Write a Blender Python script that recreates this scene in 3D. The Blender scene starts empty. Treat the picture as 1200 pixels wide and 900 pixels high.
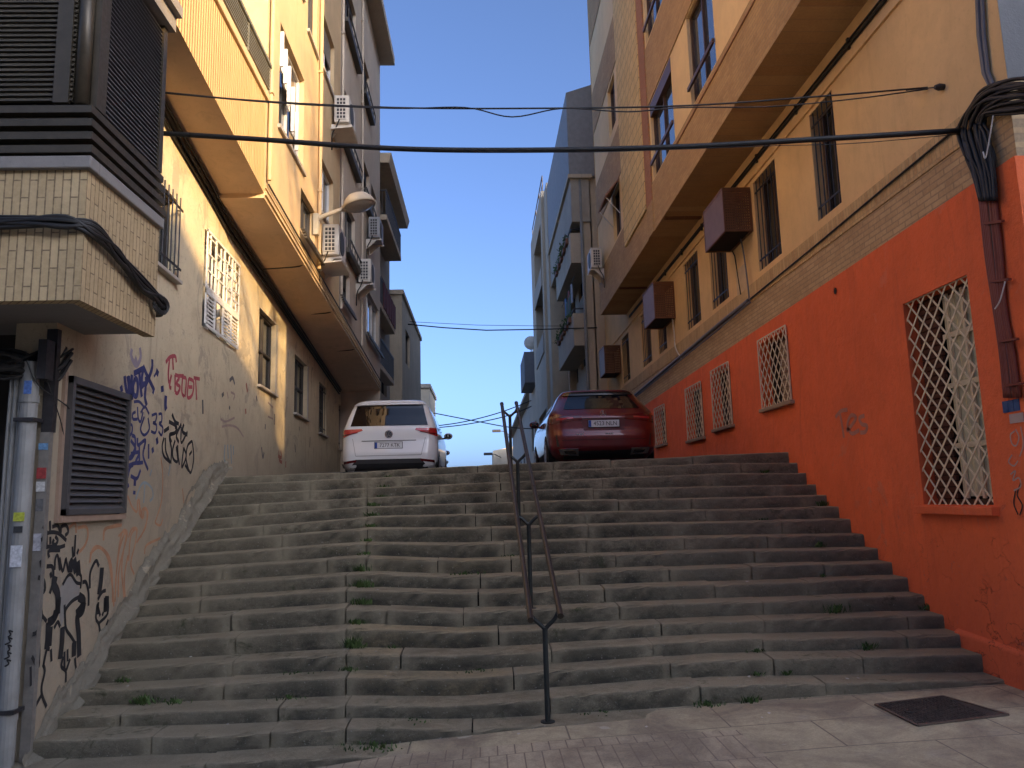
import bpy, bmesh, math, random
import numpy as np
from mathutils import Vector
random.seed(7)
S = bpy.context.scene
C = S.collection
R = math.radians
PI = math.pi
# ------------------------------------------------------------------ camera
F_PX = 900.0; PITCH = R(8.5); YAW = R(2.3); ROLL = R(1.5)
CAM = Vector((0, 0, 1.97))
_fw = Vector((math.sin(YAW)*math.cos(PITCH), math.cos(YAW)*math.cos(PITCH), math.sin(PITCH)))
_r = Vector((math.cos(YAW), -math.sin(YAW), 0)); _u = _r.cross(_fw)
RT = _r*math.cos(ROLL) - _u*math.sin(ROLL); UP = _r*math.sin(ROLL) + _u*math.cos(ROLL); FW = _fw
cd = bpy.data.cameras.new('camera'); cam = bpy.data.objects.new('camera', cd); C.objects.link(cam)
cd.sensor_width = 36; cd.lens = F_PX/1200*36; cd.clip_start = 0.05; cd.clip_end = 3000
from mathutils import Matrix
m = Matrix((RT, UP, -FW)).transposed().to_4x4(); m.translation = CAM
cam.matrix_world = m
S.camera = cam
# ------------------------------------------------------------------ sky, sun, exposure
SUN_EL = 16.0; SUN_AZ = 41.0      # azimuth: degrees to the right of straight behind the camera
w = bpy.data.worlds.new('World'); S.world = w; w.use_nodes = True
nt = w.node_tree; bg = nt.nodes['Background']
sky = nt.nodes.new('ShaderNodeTexSky'); sky.sky_type = 'NISHITA'; sky.sun_disc = False
sky.sun_elevation = R(SUN_EL); sky.sun_rotation = R(180 - SUN_AZ)
sky.air_density = 0.4; sky.dust_density = 6.0; sky.ozone_density = 3.6; sky.altitude = 600
nt.links.new(sky.outputs[0], bg.inputs[0]); bg.inputs[1].default_value = 0.122
sd = bpy.data.lights.new('sun', 'SUN'); sd.energy = 2.4; sd.angle = R(0.6); sd.color = (1.0, 0.66, 0.30)
sun = bpy.data.objects.new('sun', sd); C.objects.link(sun)
sdir = Vector((math.sin(R(SUN_AZ))*math.cos(R(SUN_EL)), -math.cos(R(SUN_AZ))*math.cos(R(SUN_EL)), math.sin(R(SUN_EL))))
sun.rotation_euler = sdir.to_track_quat('Z', 'Y').to_euler(); sun.location = sdir*60
S.view_settings.view_transform = 'Standard'; S.view_settings.look = 'None'
S.view_settings.gamma = 1.0; S.view_settings.exposure = 2.08; S.view_settings.use_curve_mapping = False
S.render.engine = 'CYCLES'; S.cycles.max_bounces = 8; S.cycles.diffuse_bounces = 5

# ------------------------------------------------------------------ geometry helpers
def ray(px, py): return FW + RT*((px-600)/F_PX) + UP*((450-py)/F_PX)
def at(px, py, Y):
    d = ray(px, py); return CAM + d*(Y/d.y)
def onp(px, py, x0, dx=0.0, off=0.0):      # on the wall plane X = x0 + dx*Y + off
    d = ray(px, py); x0 += off
    t = (x0 - CAM.x + dx*CAM.y)/(d.x - dx*d.y); return CAM + d*t

class MB:
    def __init__(s): s.v = []; s.f = []; s.sm = False
    def vert(s, p): s.v.append((p[0], p[1], p[2])); return len(s.v)-1
    def face(s, pts): s.f.append([s.vert(p) for p in pts])
    def box(s, a, b):
        x0, y0, z0 = [min(a[i], b[i]) for i in range(3)]; x1, y1, z1 = [max(a[i], b[i]) for i in range(3)]
        n = len(s.v)
        for z in (z0, z1):
            for x, y in ((x0, y0), (x1, y0), (x1, y1), (x0, y1)): s.v.append((x, y, z))
        for q in ((3, 2, 1, 0), (4, 5, 6, 7), (0, 1, 5, 4), (1, 2, 6, 5), (2, 3, 7, 6), (3, 0, 4, 7)): s.f.append([n+i for i in q])
    def hexa(s, b, t):       # four bottom points, four top points
        n = len(s.v)
        for p in list(b)+list(t): s.v.append(tuple(p))
        for q in ((3, 2, 1, 0), (4, 5, 6, 7), (0, 1, 5, 4), (1, 2, 6, 5), (2, 3, 7, 6), (3, 0, 4, 7)): s.f.append([n+i for i in q])
    def bar(s, a, b, w, h=None, up=(0, 0, 1)):
        a = Vector(a); b = Vector(b); h = h or w; d = (b-a)
        if d.length < 1e-6: return
        d.normalize(); u = Vector(up)
        if abs(d.dot(u)) > .98: u = Vector((0, 1, 0))
        sx = d.cross(u).normalized()*(w/2); sz = sx.cross(d).normalized()*(h/2)
        s.hexa([a-sx-sz, a+sx-sz, b+sx-sz, b-sx-sz], [a-sx+sz, a+sx+sz, b+sx+sz, b-sx+sz])
    def tube(s, pts, r, n=8, cap=True):
        pts = [Vector(p) for p in pts]; rings = []
        ref = Vector((0, 0, 1))
        for i, p in enumerate(pts):
            d = (pts[min(i+1, len(pts)-1)] - pts[max(i-1, 0)])
            if d.length < 1e-7: d = Vector((0, 0, 1))
            d.normalize(); u = ref if abs(d.dot(ref)) < .95 else Vector((1, 0, 0))
            a = d.cross(u).normalized(); b = a.cross(d).normalized()
            rr = r[i] if isinstance(r, (list, tuple)) else r
            rings.append([s.vert(p + a*math.cos(2*PI*k/n)*rr + b*math.sin(2*PI*k/n)*rr) for k in range(n)])
        for i in range(len(rings)-1):
            for k in range(n): s.f.append([rings[i][k], rings[i][(k+1) % n], rings[i+1][(k+1) % n], rings[i+1][k]])
        if cap: s.f.append(rings[0][::-1]); s.f.append(rings[-1])
    def lathe(s, prof, base, n=24, axis='z', cap=True):
        base = Vector(base); rings = []
        for r_, h in prof:
            ring = []
            for k in range(n):
                c_, s_ = math.cos(2*PI*k/n)*r_, math.sin(2*PI*k/n)*r_
                p = Vector((c_, s_, h)) if axis == 'z' else (Vector((h, c_, s_)) if axis == 'x' else Vector((c_, h, s_)))
                ring.append(s.vert(base+p))
            rings.append(ring)
        for i in range(len(rings)-1):
            for k in range(n): s.f.append([rings[i][k], rings[i][(k+1) % n], rings[i+1][(k+1) % n], rings[i+1][k]])
        if cap: s.f.append(rings[0][::-1]); s.f.append(rings[-1])
    def grid(s, fn, nu, nv):
        n = len(s.v)
        for j in range(nv+1):
            for i in range(nu+1): s.v.append(tuple(fn(i/nu, j/nv)))
        for j in range(nv):
            for i in range(nu):
                a = n+j*(nu+1)+i; s.f.append([a, a+1, a+nu+2, a+nu+1])
    def stroke(s, pts, w, nrm, th=.0):   # flat ribbon on a wall with normal nrm
        pts = [Vector(p) for p in pts]; nrm = Vector(nrm); n = len(s.v); k = len(pts)
        for i, p in enumerate(pts):
            d = pts[min(i+1, k-1)]-pts[max(i-1, 0)]
            if d.length < 1e-7: d = Vector((0, 0, 1))
            sd_ = d.normalized().cross(nrm).normalized()
            ww = (w[i] if isinstance(w, (list, tuple)) else w)/2
            s.v.append(tuple(p-sd_*ww)); s.v.append(tuple(p+sd_*ww))
        for i in range(k-1):
            a = n+2*i; s.f.append([a, a+1, a+3, a+2])
    def build(s, name, mat, parent=None, smooth=False, bevel=0, autos=False, origin=None):
        me = bpy.data.meshes.new(name)
        org = Vector((0, 0, 0))
        if parent is not None: inv = worldof(parent).inverted()
        else:
            inv = None
            if origin is not None: org = Vector(origin)
        vs = [tuple(inv @ Vector(p)) for p in s.v] if inv is not None else [tuple(Vector(p)-org) for p in s.v]
        me.from_pydata(vs, [], s.f); me.update()
        if s.f:
            bm = bmesh.new(); bm.from_mesh(me)
            if autos: bmesh.ops.remove_doubles(bm, verts=bm.verts, dist=1e-5)
            bmesh.ops.recalc_face_normals(bm, faces=bm.faces)
            bm.to_mesh(me); bm.free()
        o = bpy.data.objects.new(name, me); C.objects.link(o)
        if isinstance(mat, (list, tuple)):
            for m_ in mat: me.materials.append(m_)
        else: me.materials.append(mat)
        if smooth:
            for p in me.polygons: p.use_smooth = True
        if parent is not None: o.parent = parent
        else: o.location = org
        if bevel:
            b = o.modifiers.new('bevel', 'BEVEL'); b.width = bevel; b.segments = 2; b.limit_method = 'ANGLE'; b.angle_limit = R(40)
        return o
def worldof(o):
    M = Matrix.Translation(o.location) @ o.rotation_euler.to_matrix().to_4x4()
    return worldof(o.parent) @ M if o.parent else M
def tag(o, label, cat, group=None, kind=None):
    if label: o['label'] = label
    if cat: o['category'] = cat
    if group: o['group'] = group
    if kind: o['kind'] = kind
    return o
def thing(name, label, cat, loc=(0, 0, 0), rz=0, group=None):
    o = bpy.data.objects.new(name, None); C.objects.link(o); o.empty_display_size = .3
    o.location = loc; o.rotation_euler = (0, 0, rz); return tag(o, label, cat, group)
def copy_tree(o, parent=None):
    c = o.copy(); C.objects.link(c)
    if parent: c.parent = parent
    for ch in [x for x in bpy.data.objects if x.parent == o and x != c]: copy_tree(ch, c)
    return c
def catmull(pts, n=6):
    pts = [Vector(p) for p in pts]; out = []
    P = [pts[0]*2-pts[1]] + pts + [pts[-1]*2-pts[-2]]
    for i in range(1, len(P)-2):
        a, b, c, d = P[i-1:i+3]
        for k in range(n):
            t = k/n; out.append(.5*((2*b)+(c-a)*t+(2*a-5*b+4*c-d)*t*t+(3*b-a-3*c+d)*t*t*t))
    out.append(pts[-1]); return out
def text_mesh(txt, size, name='text'):
    cu = bpy.data.curves.new(name, 'FONT'); cu.body = txt; cu.size = size; cu.align_x = 'CENTER'; cu.align_y = 'CENTER'
    o = bpy.data.objects.new(name, cu); C.objects.link(o)
    dg = bpy.context.evaluated_depsgraph_get(); me = bpy.data.meshes.new_from_object(o.evaluated_get(dg))
    vs = [v.co.copy() for v in me.vertices]; fs = [list(p.vertices) for p in me.polygons]
    bpy.data.objects.remove(o); bpy.data.curves.remove(cu); bpy.data.meshes.remove(me)
    return vs, fs
def put_text(mb, txt, size, org, right, up, sx=1.0):
    vs, fs = text_mesh(txt, size); n = len(mb.v); org = Vector(org); right = Vector(right); up = Vector(up)
    for v in vs: mb.v.append(tuple(org+right*v.x*sx+up*v.y))
    for f in fs: mb.f.append([n+i for i in f])

# ------------------------------------------------------------------ materials
class N:
    def __init__(s, name):
        s.m = bpy.data.materials.new(name); s.m.use_nodes = True; s.t = s.m.node_tree; s.b = s.t.nodes['Principled BSDF']
        g = s.t.nodes.new('ShaderNodeNewGeometry'); s.pos = g.outputs['Position']; s.nrm = g.outputs['Normal']
    def n(s, typ, **k):
        x = s.t.nodes.new(typ)
        for a, b in k.items(): setattr(x, a, b)
        return x
    def link(s, a, b): s.t.links.new(a, b)
    def mapv(s, scale=(1, 1, 1), src=None, loc=(0, 0, 0)):
        x = s.n('ShaderNodeMapping'); x.inputs['Scale'].default_value = scale; x.inputs['Location'].default_value = loc
        s.link(src or s.pos, x.inputs[0]); return x.outputs[0]
    def noise(s, sc, det=4, rough=.6, vec=None, dist=0):
        x = s.n('ShaderNodeTexNoise'); x.inputs['Scale'].default_value = sc; x.inputs['Detail'].default_value = det
        x.inputs['Roughness'].default_value = rough; x.inputs['Distortion'].default_value = dist
        s.link(vec or s.pos, x.inputs['Vector']); return x.outputs['Fac']
    def ramp(s, fac, stops):
        x = s.n('ShaderNodeValToRGB'); e = x.color_ramp.elements
        while len(e) < len(stops): e.new(.5)
        for i, (p, c) in enumerate(stops):
            e[i].position = p; e[i].color = (c[0], c[1], c[2], 1) if isinstance(c, (tuple, list)) else (c, c, c, 1)
        s.link(fac, x.inputs[0]); return x.outputs[0]
    def mix(s, fac, a, b, mode='MIX'):
        x = s.n('ShaderNodeMix'); x.data_type = 'RGBA'; x.blend_type = mode
        for v, i in ((fac, 0), (a, 6), (b, 7)):
            if isinstance(v, (int, float)): x.inputs[i].default_value = v if i == 0 else (v, v, v, 1)
            elif isinstance(v, (tuple, list)): x.inputs[i].default_value = (v[0], v[1], v[2], 1)
            else: s.link(v, x.inputs[i])
        return x.outputs[2]
    def math(s, op, a, b=0.0):
        x = s.n('ShaderNodeMath'); x.operation = op
        for i, v in enumerate((a, b)):
            if isinstance(v, (int, float)): x.inputs[i].default_value = v
            else: s.link(v, x.inputs[i])
        return x.outputs[0]
    def sep(s, v):
        x = s.n('ShaderNodeSeparateXYZ'); s.link(v, x.inputs[0]); return x.outputs
    def comb(s, a, b, c=0.0):
        x = s.n('ShaderNodeCombineXYZ')
        for i, v in enumerate((a, b, c)):
            if isinstance(v, (int, float)): x.inputs[i].default_value = v
            else: s.link(v, x.inputs[i])
        return x.outputs[0]
    def bump(s, h, strength=.3, dist=.02):
        x = s.n('ShaderNodeBump'); x.inputs['Strength'].default_value = strength; x.inputs['Distance'].default_value = dist
        s.link(h, x.inputs['Height'])
        if s.b.inputs['Normal'].is_linked: s.link(s.b.inputs['Normal'].links[0].from_socket, x.inputs['Normal'])
        s.link(x.outputs[0], s.b.inputs['Normal'])
    def col(s, c):
        if isinstance(c, (tuple, list)): s.b.inputs['Base Color'].default_value = (c[0], c[1], c[2], 1)
        else: s.link(c, s.b.inputs['Base Color'])
        return s
    def rough(s, r):
        if isinstance(r, (int, float)): s.b.inputs['Roughness'].default_value = r
        else: s.link(r, s.b.inputs['Roughness'])
        return s
def simple(name, c, rough=.6, metal=0, var=.12, sc=6, bump=.0, coat=0, spec=None):
    n = N(name); f = n.noise(sc, 5)
    n.col(n.ramp(f, [(.3, tuple(x*(1-var) for x in c)), (.7, tuple(min(1, x*(1+var)) for x in c))])).rough(rough)
    n.b.inputs['Metallic'].default_value = metal
    if bump: n.bump(n.noise(sc*12, 4), bump, .01)
    if coat: n.b.inputs['Coat Weight'].default_value = coat; n.b.inputs['Coat Roughness'].default_value = .04
    if spec is not None: n.b.inputs['Specular IOR Level'].default_value = spec
    return n.m
def plaster(name, c, dirt=(.1, .09, .08), dirt_amt=.5, streak=.5, sc=1.0, bump=.25, patch=None, patch_amt=.55, low=None, fine=.06):
    n = N(name)
    big = n.noise(.55*sc, 6, .62); mid = n.noise(3.2*sc, 6, .65, dist=.4)
    base = n.ramp(big, [(.3, tuple(x*.86 for x in c)), (.7, tuple(min(1, x*1.08) for x in c))])
    base = n.mix(n.ramp(mid, [(.45, 0), (.8, .35)]), base, tuple(x*.7 for x in c))
    if patch: base = n.mix(n.ramp(n.noise(1.4*sc, 7, .7, dist=.8), [(patch_amt, 0), (patch_amt+.03, .85)]), base, patch)
    st = n.noise(1.0, 7, .7, vec=n.mapv((4.2, 3.1, .55)), dist=1.1)
    base = n.mix(n.math('MULTIPLY', n.ramp(st, [(.54, 0), (.8, 1)]), streak), base, dirt)
    bl = n.noise(1.9*sc, 8, .72, dist=1.2, vec=n.mapv((1, 1, .8), loc=(7, 3, 1)))
    base = n.mix(n.math('MULTIPLY', n.ramp(bl, [(.5, 0), (.66, 1)]), dirt_amt*.45), base, tuple((x+y)/2 for x, y in zip(c, dirt)))
    sp = n.noise(22*sc, 4, .7)
    base = n.mix(n.math('MULTIPLY', n.ramp(sp, [(.58, 0), (.72, 1)]), dirt_amt*.5), base, dirt)
    if low is not None:   # real grime band: (z0, z1, colour, amount)
        z = n.sep(n.pos)[2]; zz = n.math('ADD', z, n.math('MULTIPLY', n.math('SUBTRACT', mid, .5), 1.2))
        mr = n.n('ShaderNodeMapRange'); n.link(zz, mr.inputs[0]); mr.inputs[1].default_value = low[0]; mr.inputs[2].default_value = low[1]
        mr.inputs[3].default_value = low[3]; mr.inputs[4].default_value = 0
        base = n.mix(mr.outputs[0], base, low[2])
    n.col(base).rough(.92); n.bump(n.noise(45*sc, 6, .7), bump, .012); n.bump(n.noise(4*sc, 5, .6), bump*.8, .03)
    return n.m
def brick(name, c1, c2, mortar, bw=.25, bh=.065, ms=.008, vertical=False, bump=.4, axis='y', dirt=.35, off=.5):
    n = N(name); p = n.sep(n.pos); h = n.math('ADD', p[0], p[1]) if axis == 'xy' else (p[1] if axis == 'y' else p[0])
    v = n.comb(p[2], h) if vertical else n.comb(h, p[2])
    b = n.n('ShaderNodeTexBrick'); n.link(v, b.inputs['Vector']); b.offset = off
    for k, x in (('Scale', 1), ('Mortar Size', ms), ('Mortar Smooth', .15), ('Brick Width', bw), ('Row Height', bh), ('Bias', 0)): b.inputs[k].default_value = x
    b.inputs['Color1'].default_value = (*c1, 1); b.inputs['Color2'].default_value = (*c2, 1); b.inputs['Mortar'].default_value = (*mortar, 1)
    c = n.mix(n.ramp(n.noise(2.2, 6, .65), [(.35, 0), (.75, dirt)]), b.outputs[0], tuple(x*.4 for x in c1))
    c = n.mix(n.ramp(n.noise(30, 4), [(.4, 0), (.8, .35)]), c, tuple(min(1, x*1.3) for x in c2))
    n.col(c).rough(.9); n.bump(n.math('SUBTRACT', 1.0, b.outputs['Fac']), bump, .008); n.bump(n.noise(60, 4), .25, .006)
    return n.m
def stone(name, c, moss=True):
    n = N(name); g_ = [x for x in n.t.nodes if x.type == 'NEW_GEOMETRY'][0]; isl = g_.outputs['Random Per Island']
    g = n.noise(95, 5, .8); mid = n.noise(5.5, 8, .74, dist=.7); big = n.noise(.8, 6, .6); pit = n.noise(120, 3, .8)
    base = n.ramp(g, [(.3, tuple(x*.4 for x in c)), (.5, c), (.66, tuple(min(.95, x*1.6) for x in c))])
    base = n.mix(n.ramp(isl, [(0, 0), (.2, .0), (.55, .45), (1, .75)]), base, (c[0]*.5, c[1]*.5, c[2]*.5))
    base = n.mix(n.ramp(isl, [(.84, 0), (.9, .45)]), base, (c[0]*1.35, c[1]*1.12, c[2]*.72))
    base = n.mix(n.ramp(mid, [(.36, .75), (.56, 0)]), base, (c[0]*.34, c[1]*.34, c[2]*.32))
    base = n.mix(n.ramp(n.noise(2.2, 8, .75, vec=n.mapv((1, 1, 1.6), loc=(3, 1, 5)), dist=.6), [(.44, 0), (.62, .72)]), base, (.085, .08, .062))
    base = n.mix(n.ramp(pit, [(.56, 0), (.68, .75)]), base, (.04, .04, .035))
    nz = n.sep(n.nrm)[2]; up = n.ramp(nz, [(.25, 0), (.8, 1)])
    # both ends of the flight were re-cut: cleaner, paler stone there
    px_ = n.math('ADD', n.sep(n.pos)[0], n.math('MULTIPLY', n.math('SUBTRACT', mid, .5), 2.0))
    clean = n.math('MAXIMUM', n.ramp(n.math('MULTIPLY', n.math('SUBTRACT', px_, 1.6), 1.0), [(0, 0), (.5, .75)]), n.ramp(n.math('SUBTRACT', -1.9, px_) if False else n.math('MULTIPLY', n.math('ADD', px_, 1.9), -1.0), [(0, 0), (.5, .6)]))
    base = n.mix(clean, base, n.mix(n.ramp(g, [(.3, .5), (.6, 0)]), (c[0]*.82, c[1]*.80, c[2]*.80), (c[0]*.4, c[1]*.4, c[2]*.38)))
    # treads are scoured paler by feet, upright faces are mixed towards a darker tone
    upright_tone = n.mix(n.math('MULTIPLY', n.math('SUBTRACT', 1.0, n.math('MULTIPLY', clean, .6)), n.ramp(n.noise(3.4, 8, .75, vec=n.mapv((1, 1, 2.0))), [(.42, .95), (.66, .3)])), base, (.058, .055, .042))
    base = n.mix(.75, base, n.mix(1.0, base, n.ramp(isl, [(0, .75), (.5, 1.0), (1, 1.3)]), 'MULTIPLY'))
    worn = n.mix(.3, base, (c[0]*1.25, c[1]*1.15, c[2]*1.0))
    base = n.mix(up, upright_tone, worn)
    edge = n.ramp(g_.outputs['Pointiness'], [(.50, 0), (.56, .55)])
    base = n.mix(edge, base, (c[0]*1.1, c[1]*1.08, c[2]*1.05))
    if moss:
        mo = n.math('MULTIPLY', n.ramp(n.noise(1.9, 7, .75, dist=.7), [(.58, 0), (.68, .8)]), n.ramp(n.noise(16, 5), [(.42, 0), (.58, 1)]))
        base = n.mix(mo, base, (.065, .08, .03))
        dot = n.math('MULTIPLY', n.ramp(n.noise(48, 3, .5), [(.66, 0), (.71, 1)]), .6)
        base = n.mix(dot, base, (.5, .48, .42))
    n.col(base).rough(.94)
    n.bump(n.noise(34, 8, .9), 1.0, .055); n.bump(n.noise(8, 7, .75), 1.0, .08)
    return n.m
def metal(name, c, rough=.45, metallic=.6, rust=0.0):
    n = N(name); f = n.noise(9, 6, .7); b = n.ramp(f, [(.3, tuple(x*.8 for x in c)), (.7, tuple(min(1, x*1.2) for x in c))])
    if rust: b = n.mix(n.ramp(n.noise(6, 6, .7), [(.5, 0), (.7, rust)]), b, (.12, .05, .025))
    n.col(b).rough(n.ramp(n.noise(25, 4), [(.3, rough*.8), (.7, min(1, rough*1.3))])); n.b.inputs['Metallic'].default_value = metallic
    return n.m
def glass(name, c=(.02, .025, .03), rough=.04, spec=.8):
    n = N(name); n.col(n.ramp(n.noise(2, 3), [(.3, tuple(x*.7 for x in c)), (.7, tuple(x*1.3 for x in c))])).rough(rough)
    n.b.inputs['Specular IOR Level'].default_value = spec; n.bump(n.noise(1.6, 2), .06, .02); return n.m
M = {}
M['left_plaster'] = plaster('weathered_cream_plaster', (.68, .575, .385), dirt=(.20, .15, .10), dirt_amt=.95, streak=.75, patch=(.44, .37, .27), patch_amt=.57, low=(2.4, 4.6, (.23, .19, .14), .75), bump=.6)
M['left_upper'] = plaster('ochre_plaster', (.60, .44, .25), streak=.25, dirt_amt=.2, bump=.12)
M['left_pale'] = plaster('pale_render', (.56, .48, .38), streak=.3, dirt_amt=.2, bump=.12)
M['left_soffit'] = plaster('soffit_render', (.66, .46, .29), streak=.3, dirt_amt=.3, bump=.15)
n_ = N('ribbed_panel'); p_ = n_.sep(n_.pos)
wv = n_.math('SINE', n_.math('MULTIPLY', p_[1], 2*PI/.075))
n_.col(n_.mix(n_.ramp(n_.noise(1.5, 5, vec=n_.mapv((1, 2, .4))), [(.3, 0), (.75, .6)]), (.56, .37, .17), (.42, .27, .12))).rough(.85); n_.bump(wv, .5, .015); M['ribbed'] = n_.m
M['red'] = plaster('red_painted_wall', (.90, .175, .055), dirt=(.50, .10, .045), dirt_amt=.7, streak=.5, patch=(.80, .20, .09), patch_amt=.62, bump=.3, low=(0.1, 1.5, (.45, .085, .045), .5))
def crack_it(m_, zlo, zhi, col):
    t = m_.node_tree; b = t.nodes['Principled BSDF']; n = N.__new__(N); n.m = m_; n.t = t; n.b = b
    g = [x for x in t.nodes if x.type == 'NEW_GEOMETRY'][0]; n.pos = g.outputs['Position']; n.nrm = g.outputs['Normal']
    v = n.n('ShaderNodeTexVoronoi'); v.feature = 'DISTANCE_TO_EDGE'; v.inputs['Scale'].default_value = 2.1
    d = n.n('ShaderNodeVectorMath'); d.operation = 'ADD'; nz = n.n('ShaderNodeTexNoise'); nz.inputs['Scale'].default_value = 5; nz.inputs['Detail'].default_value = 6; n.link(n.pos, nz.inputs['Vector'])
    sc_ = n.n('ShaderNodeVectorMath'); sc_.operation = 'SCALE'; sc_.inputs['Scale'].default_value = .45; n.link(nz.outputs['Color'], sc_.inputs[0]); n.link(n.pos, d.inputs[0]); n.link(sc_.outputs[0], d.inputs[1]); n.link(d.outputs[0], v.inputs['Vector'])
    mr = n.n('ShaderNodeMapRange'); n.link(n.sep(n.pos)[2], mr.inputs[0]); mr.inputs[1].default_value = zlo; mr.inputs[2].default_value = zhi; mr.inputs[3].default_value = 1; mr.inputs[4].default_value = 0
    part = n.math('MULTIPLY', mr.outputs[0], n.ramp(n.noise(1.1, 5), [(.48, 0), (.58, 1)]))
    cr = n.math('MULTIPLY', n.ramp(v.outputs['Distance'], [(0, .8), (.007, 0)]), part)
    old = b.inputs['Base Color'].links[0].from_socket
    peel = n.math('MULTIPLY', n.ramp(n.noise(4.2, 8, .75, dist=.8), [(.62, 0), (.64, .85)]), mr.outputs[0])
    c = n.mix(peel, old, tuple(x*.55+.10 for x in col)); n.col(n.mix(cr, c, (.05, .02, .015)))
    n.bump(n.math('MULTIPLY', n.math('ADD', cr, n.math('MULTIPLY', peel, .4)), -1.0), .8, .03)
    n.bump(n.noise(2.4, 6, .7), .35, .10)
crack_it(M['red'], .4, 2.6, (.80, .145, .05))
M['yellow'] = plaster('yellow_plaster', (.84, .58, .29), dirt=(.45, .30, .15), streak=.45, dirt_amt=.5, bump=.15)
M['yellow_bay'] = plaster('yellow_bay_plaster', (.86, .65, .35), dirt=(.5, .37, .2), streak=.2, dirt_amt=.2, bump=.1)
M['brick_band'] = brick('tan_brick', (.47, .31, .165), (.58, .41, .23), (.34, .245, .15))
M['soldier'] = brick('soldier_brick', (.52, .32, .15), (.66, .47, .24), (.46, .33, .18), bw=.26, bh=.068, vertical=True, off=0)
M['brick_bay'] = brick('orange_brick', (.44, .27, .115), (.54, .36, .165), (.40, .28, .15), bh=.06)
M['tile_pilaster'] = brick('yellow_cladding_tiles', (.72, .52, .22), (.80, .60, .27), (.38, .28, .14), bw=.42, bh=.28, ms=.014, bump=.9, dirt=.2)
M['brick_red'] = brick('red_brick_strip', (.40, .17, .08), (.46, .22, .11), (.33, .2, .12))
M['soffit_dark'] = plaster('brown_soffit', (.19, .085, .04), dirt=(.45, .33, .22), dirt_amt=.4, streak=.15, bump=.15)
M['tan_tile'] = brick('tan_wall_tiles', (.46, .335, .175), (.54, .40, .22), (.17, .12, .07), bw=.28, bh=.062, ms=.006, vertical=True, axis='xy', dirt=.45)
M['slab'] = plaster('grey_slab_render', (.26, .24, .22), streak=.2)
M['grey_render'] = plaster('grey_render', (.42, .36, .28), streak=.4, dirt=(.07, .07, .07), dirt_amt=.4)
M['cement_frame'] = plaster('cement_render', (.54, .44, .31), streak=.45, dirt=(.1, .1, .1))
M['green_render'] = plaster('pale_green_render', (.44, .43, .30), streak=.3)
M['cream_far'] = plaster('cream_far_render', (.55, .46, .33), streak=.2)
M['end_grey'] = plaster('end_grey_render', (.20, .20, .20), streak=.2)
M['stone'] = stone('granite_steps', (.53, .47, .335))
M['mortar'] = plaster('cement_fillet', (.22, .20, .15), dirt=(.07, .065, .05), dirt_amt=1.0, streak=.4, sc=2.4, bump=1.0, patch=(.36, .31, .22), patch_amt=.60)
M['dark_metal'] = metal('dark_painted_metal', (.035, .033, .035), .5, .3)
M['bronze'] = metal('bronze_aluminium', (.075, .06, .04), .4, .4)
M['shutter_dark'] = simple('dark_shutter', (.062, .052, .036), .5, .0)
M['shutter_grey'] = simple('grey_louvre', (.085, .08, .078), .55, .2, bump=.1)
M['rail_steel'] = metal('worn_rail_steel', (.045, .038, .033), .33, .4, rust=.0)
M['post_paint'] = metal('post_black_green', (.025, .030, .030), .45, .4)
M['cable'] = simple('black_cable', (.018, .017, .016), .55)
M['cable_red'] = simple('red_painted_cable', (.20, .045, .025), .6)
M['white_metal'] = simple('white_painted_metal', (.72, .70, .66), .5, sc=3)
M['cream_metal'] = simple('cream_lattice_paint', (.74, .64, .44), .55)
M['window_frame_dark'] = simple('dark_window_frame', (.05, .042, .036), .5)
M['window_frame_brown'] = simple('brown_window_frame', (.10, .055, .032), .5)
M['frame_white'] = simple('white_window_frame', (.66, .64, .60), .5)
M['glass'] = glass('window_glass')
M['glass_sky'] = glass('bay_window_glass', (.05, .06, .08), .03, 1.0)
M['car_glass'] = glass('car_glass', (.006, .007, .009), .03, .7)
M['interior'] = simple('dark_interior', (.02, .016, .013), .9)
M['curtain'] = simple('cream_curtain', (.60, .55, .36), .9, sc=12)
M['red_shutter'] = simple('brown_shutter', (.10, .035, .02), .7)
M['zinc'] = simple('grey_pvc_pipe', (.24, .24, .225), .55, sc=4, var=.2)
M['lead'] = simple('blue_grey_conduit', (.15, .15, .17), .55)
M['ac_white'] = simple('off_white_ac_casing', (.62, .58, .50), .5, sc=3)
M['ac_grille'] = simple('dark_fan_grille', (.05, .05, .05), .6)
M['cage'] = simple('brown_perforated_steel', (.17, .075, .032), .6, 0)
M['cage_in'] = simple('dark_cage_inside', (.015, .012, .01), .9)
M['sill'] = simple('pale_stone_sill', (.42, .38, .33), .8, bump=.2)
M['sill_tan'] = simple('tan_stone_sill', (.36, .26, .18), .85, bump=.2)
M['leaf'] = simple('weed_leaf', (.07, .12, .03), .7, var=.4, sc=14)
M['lamp'] = simple('lamp_shell', (.50, .44, .33), .45)
M['lamp_in'] = simple('lamp_bowl', (.34, .33, .30), .25)
M['asphalt'] = simple('asphalt', (.055, .053, .05), .92, sc=30, bump=.5)
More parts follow.
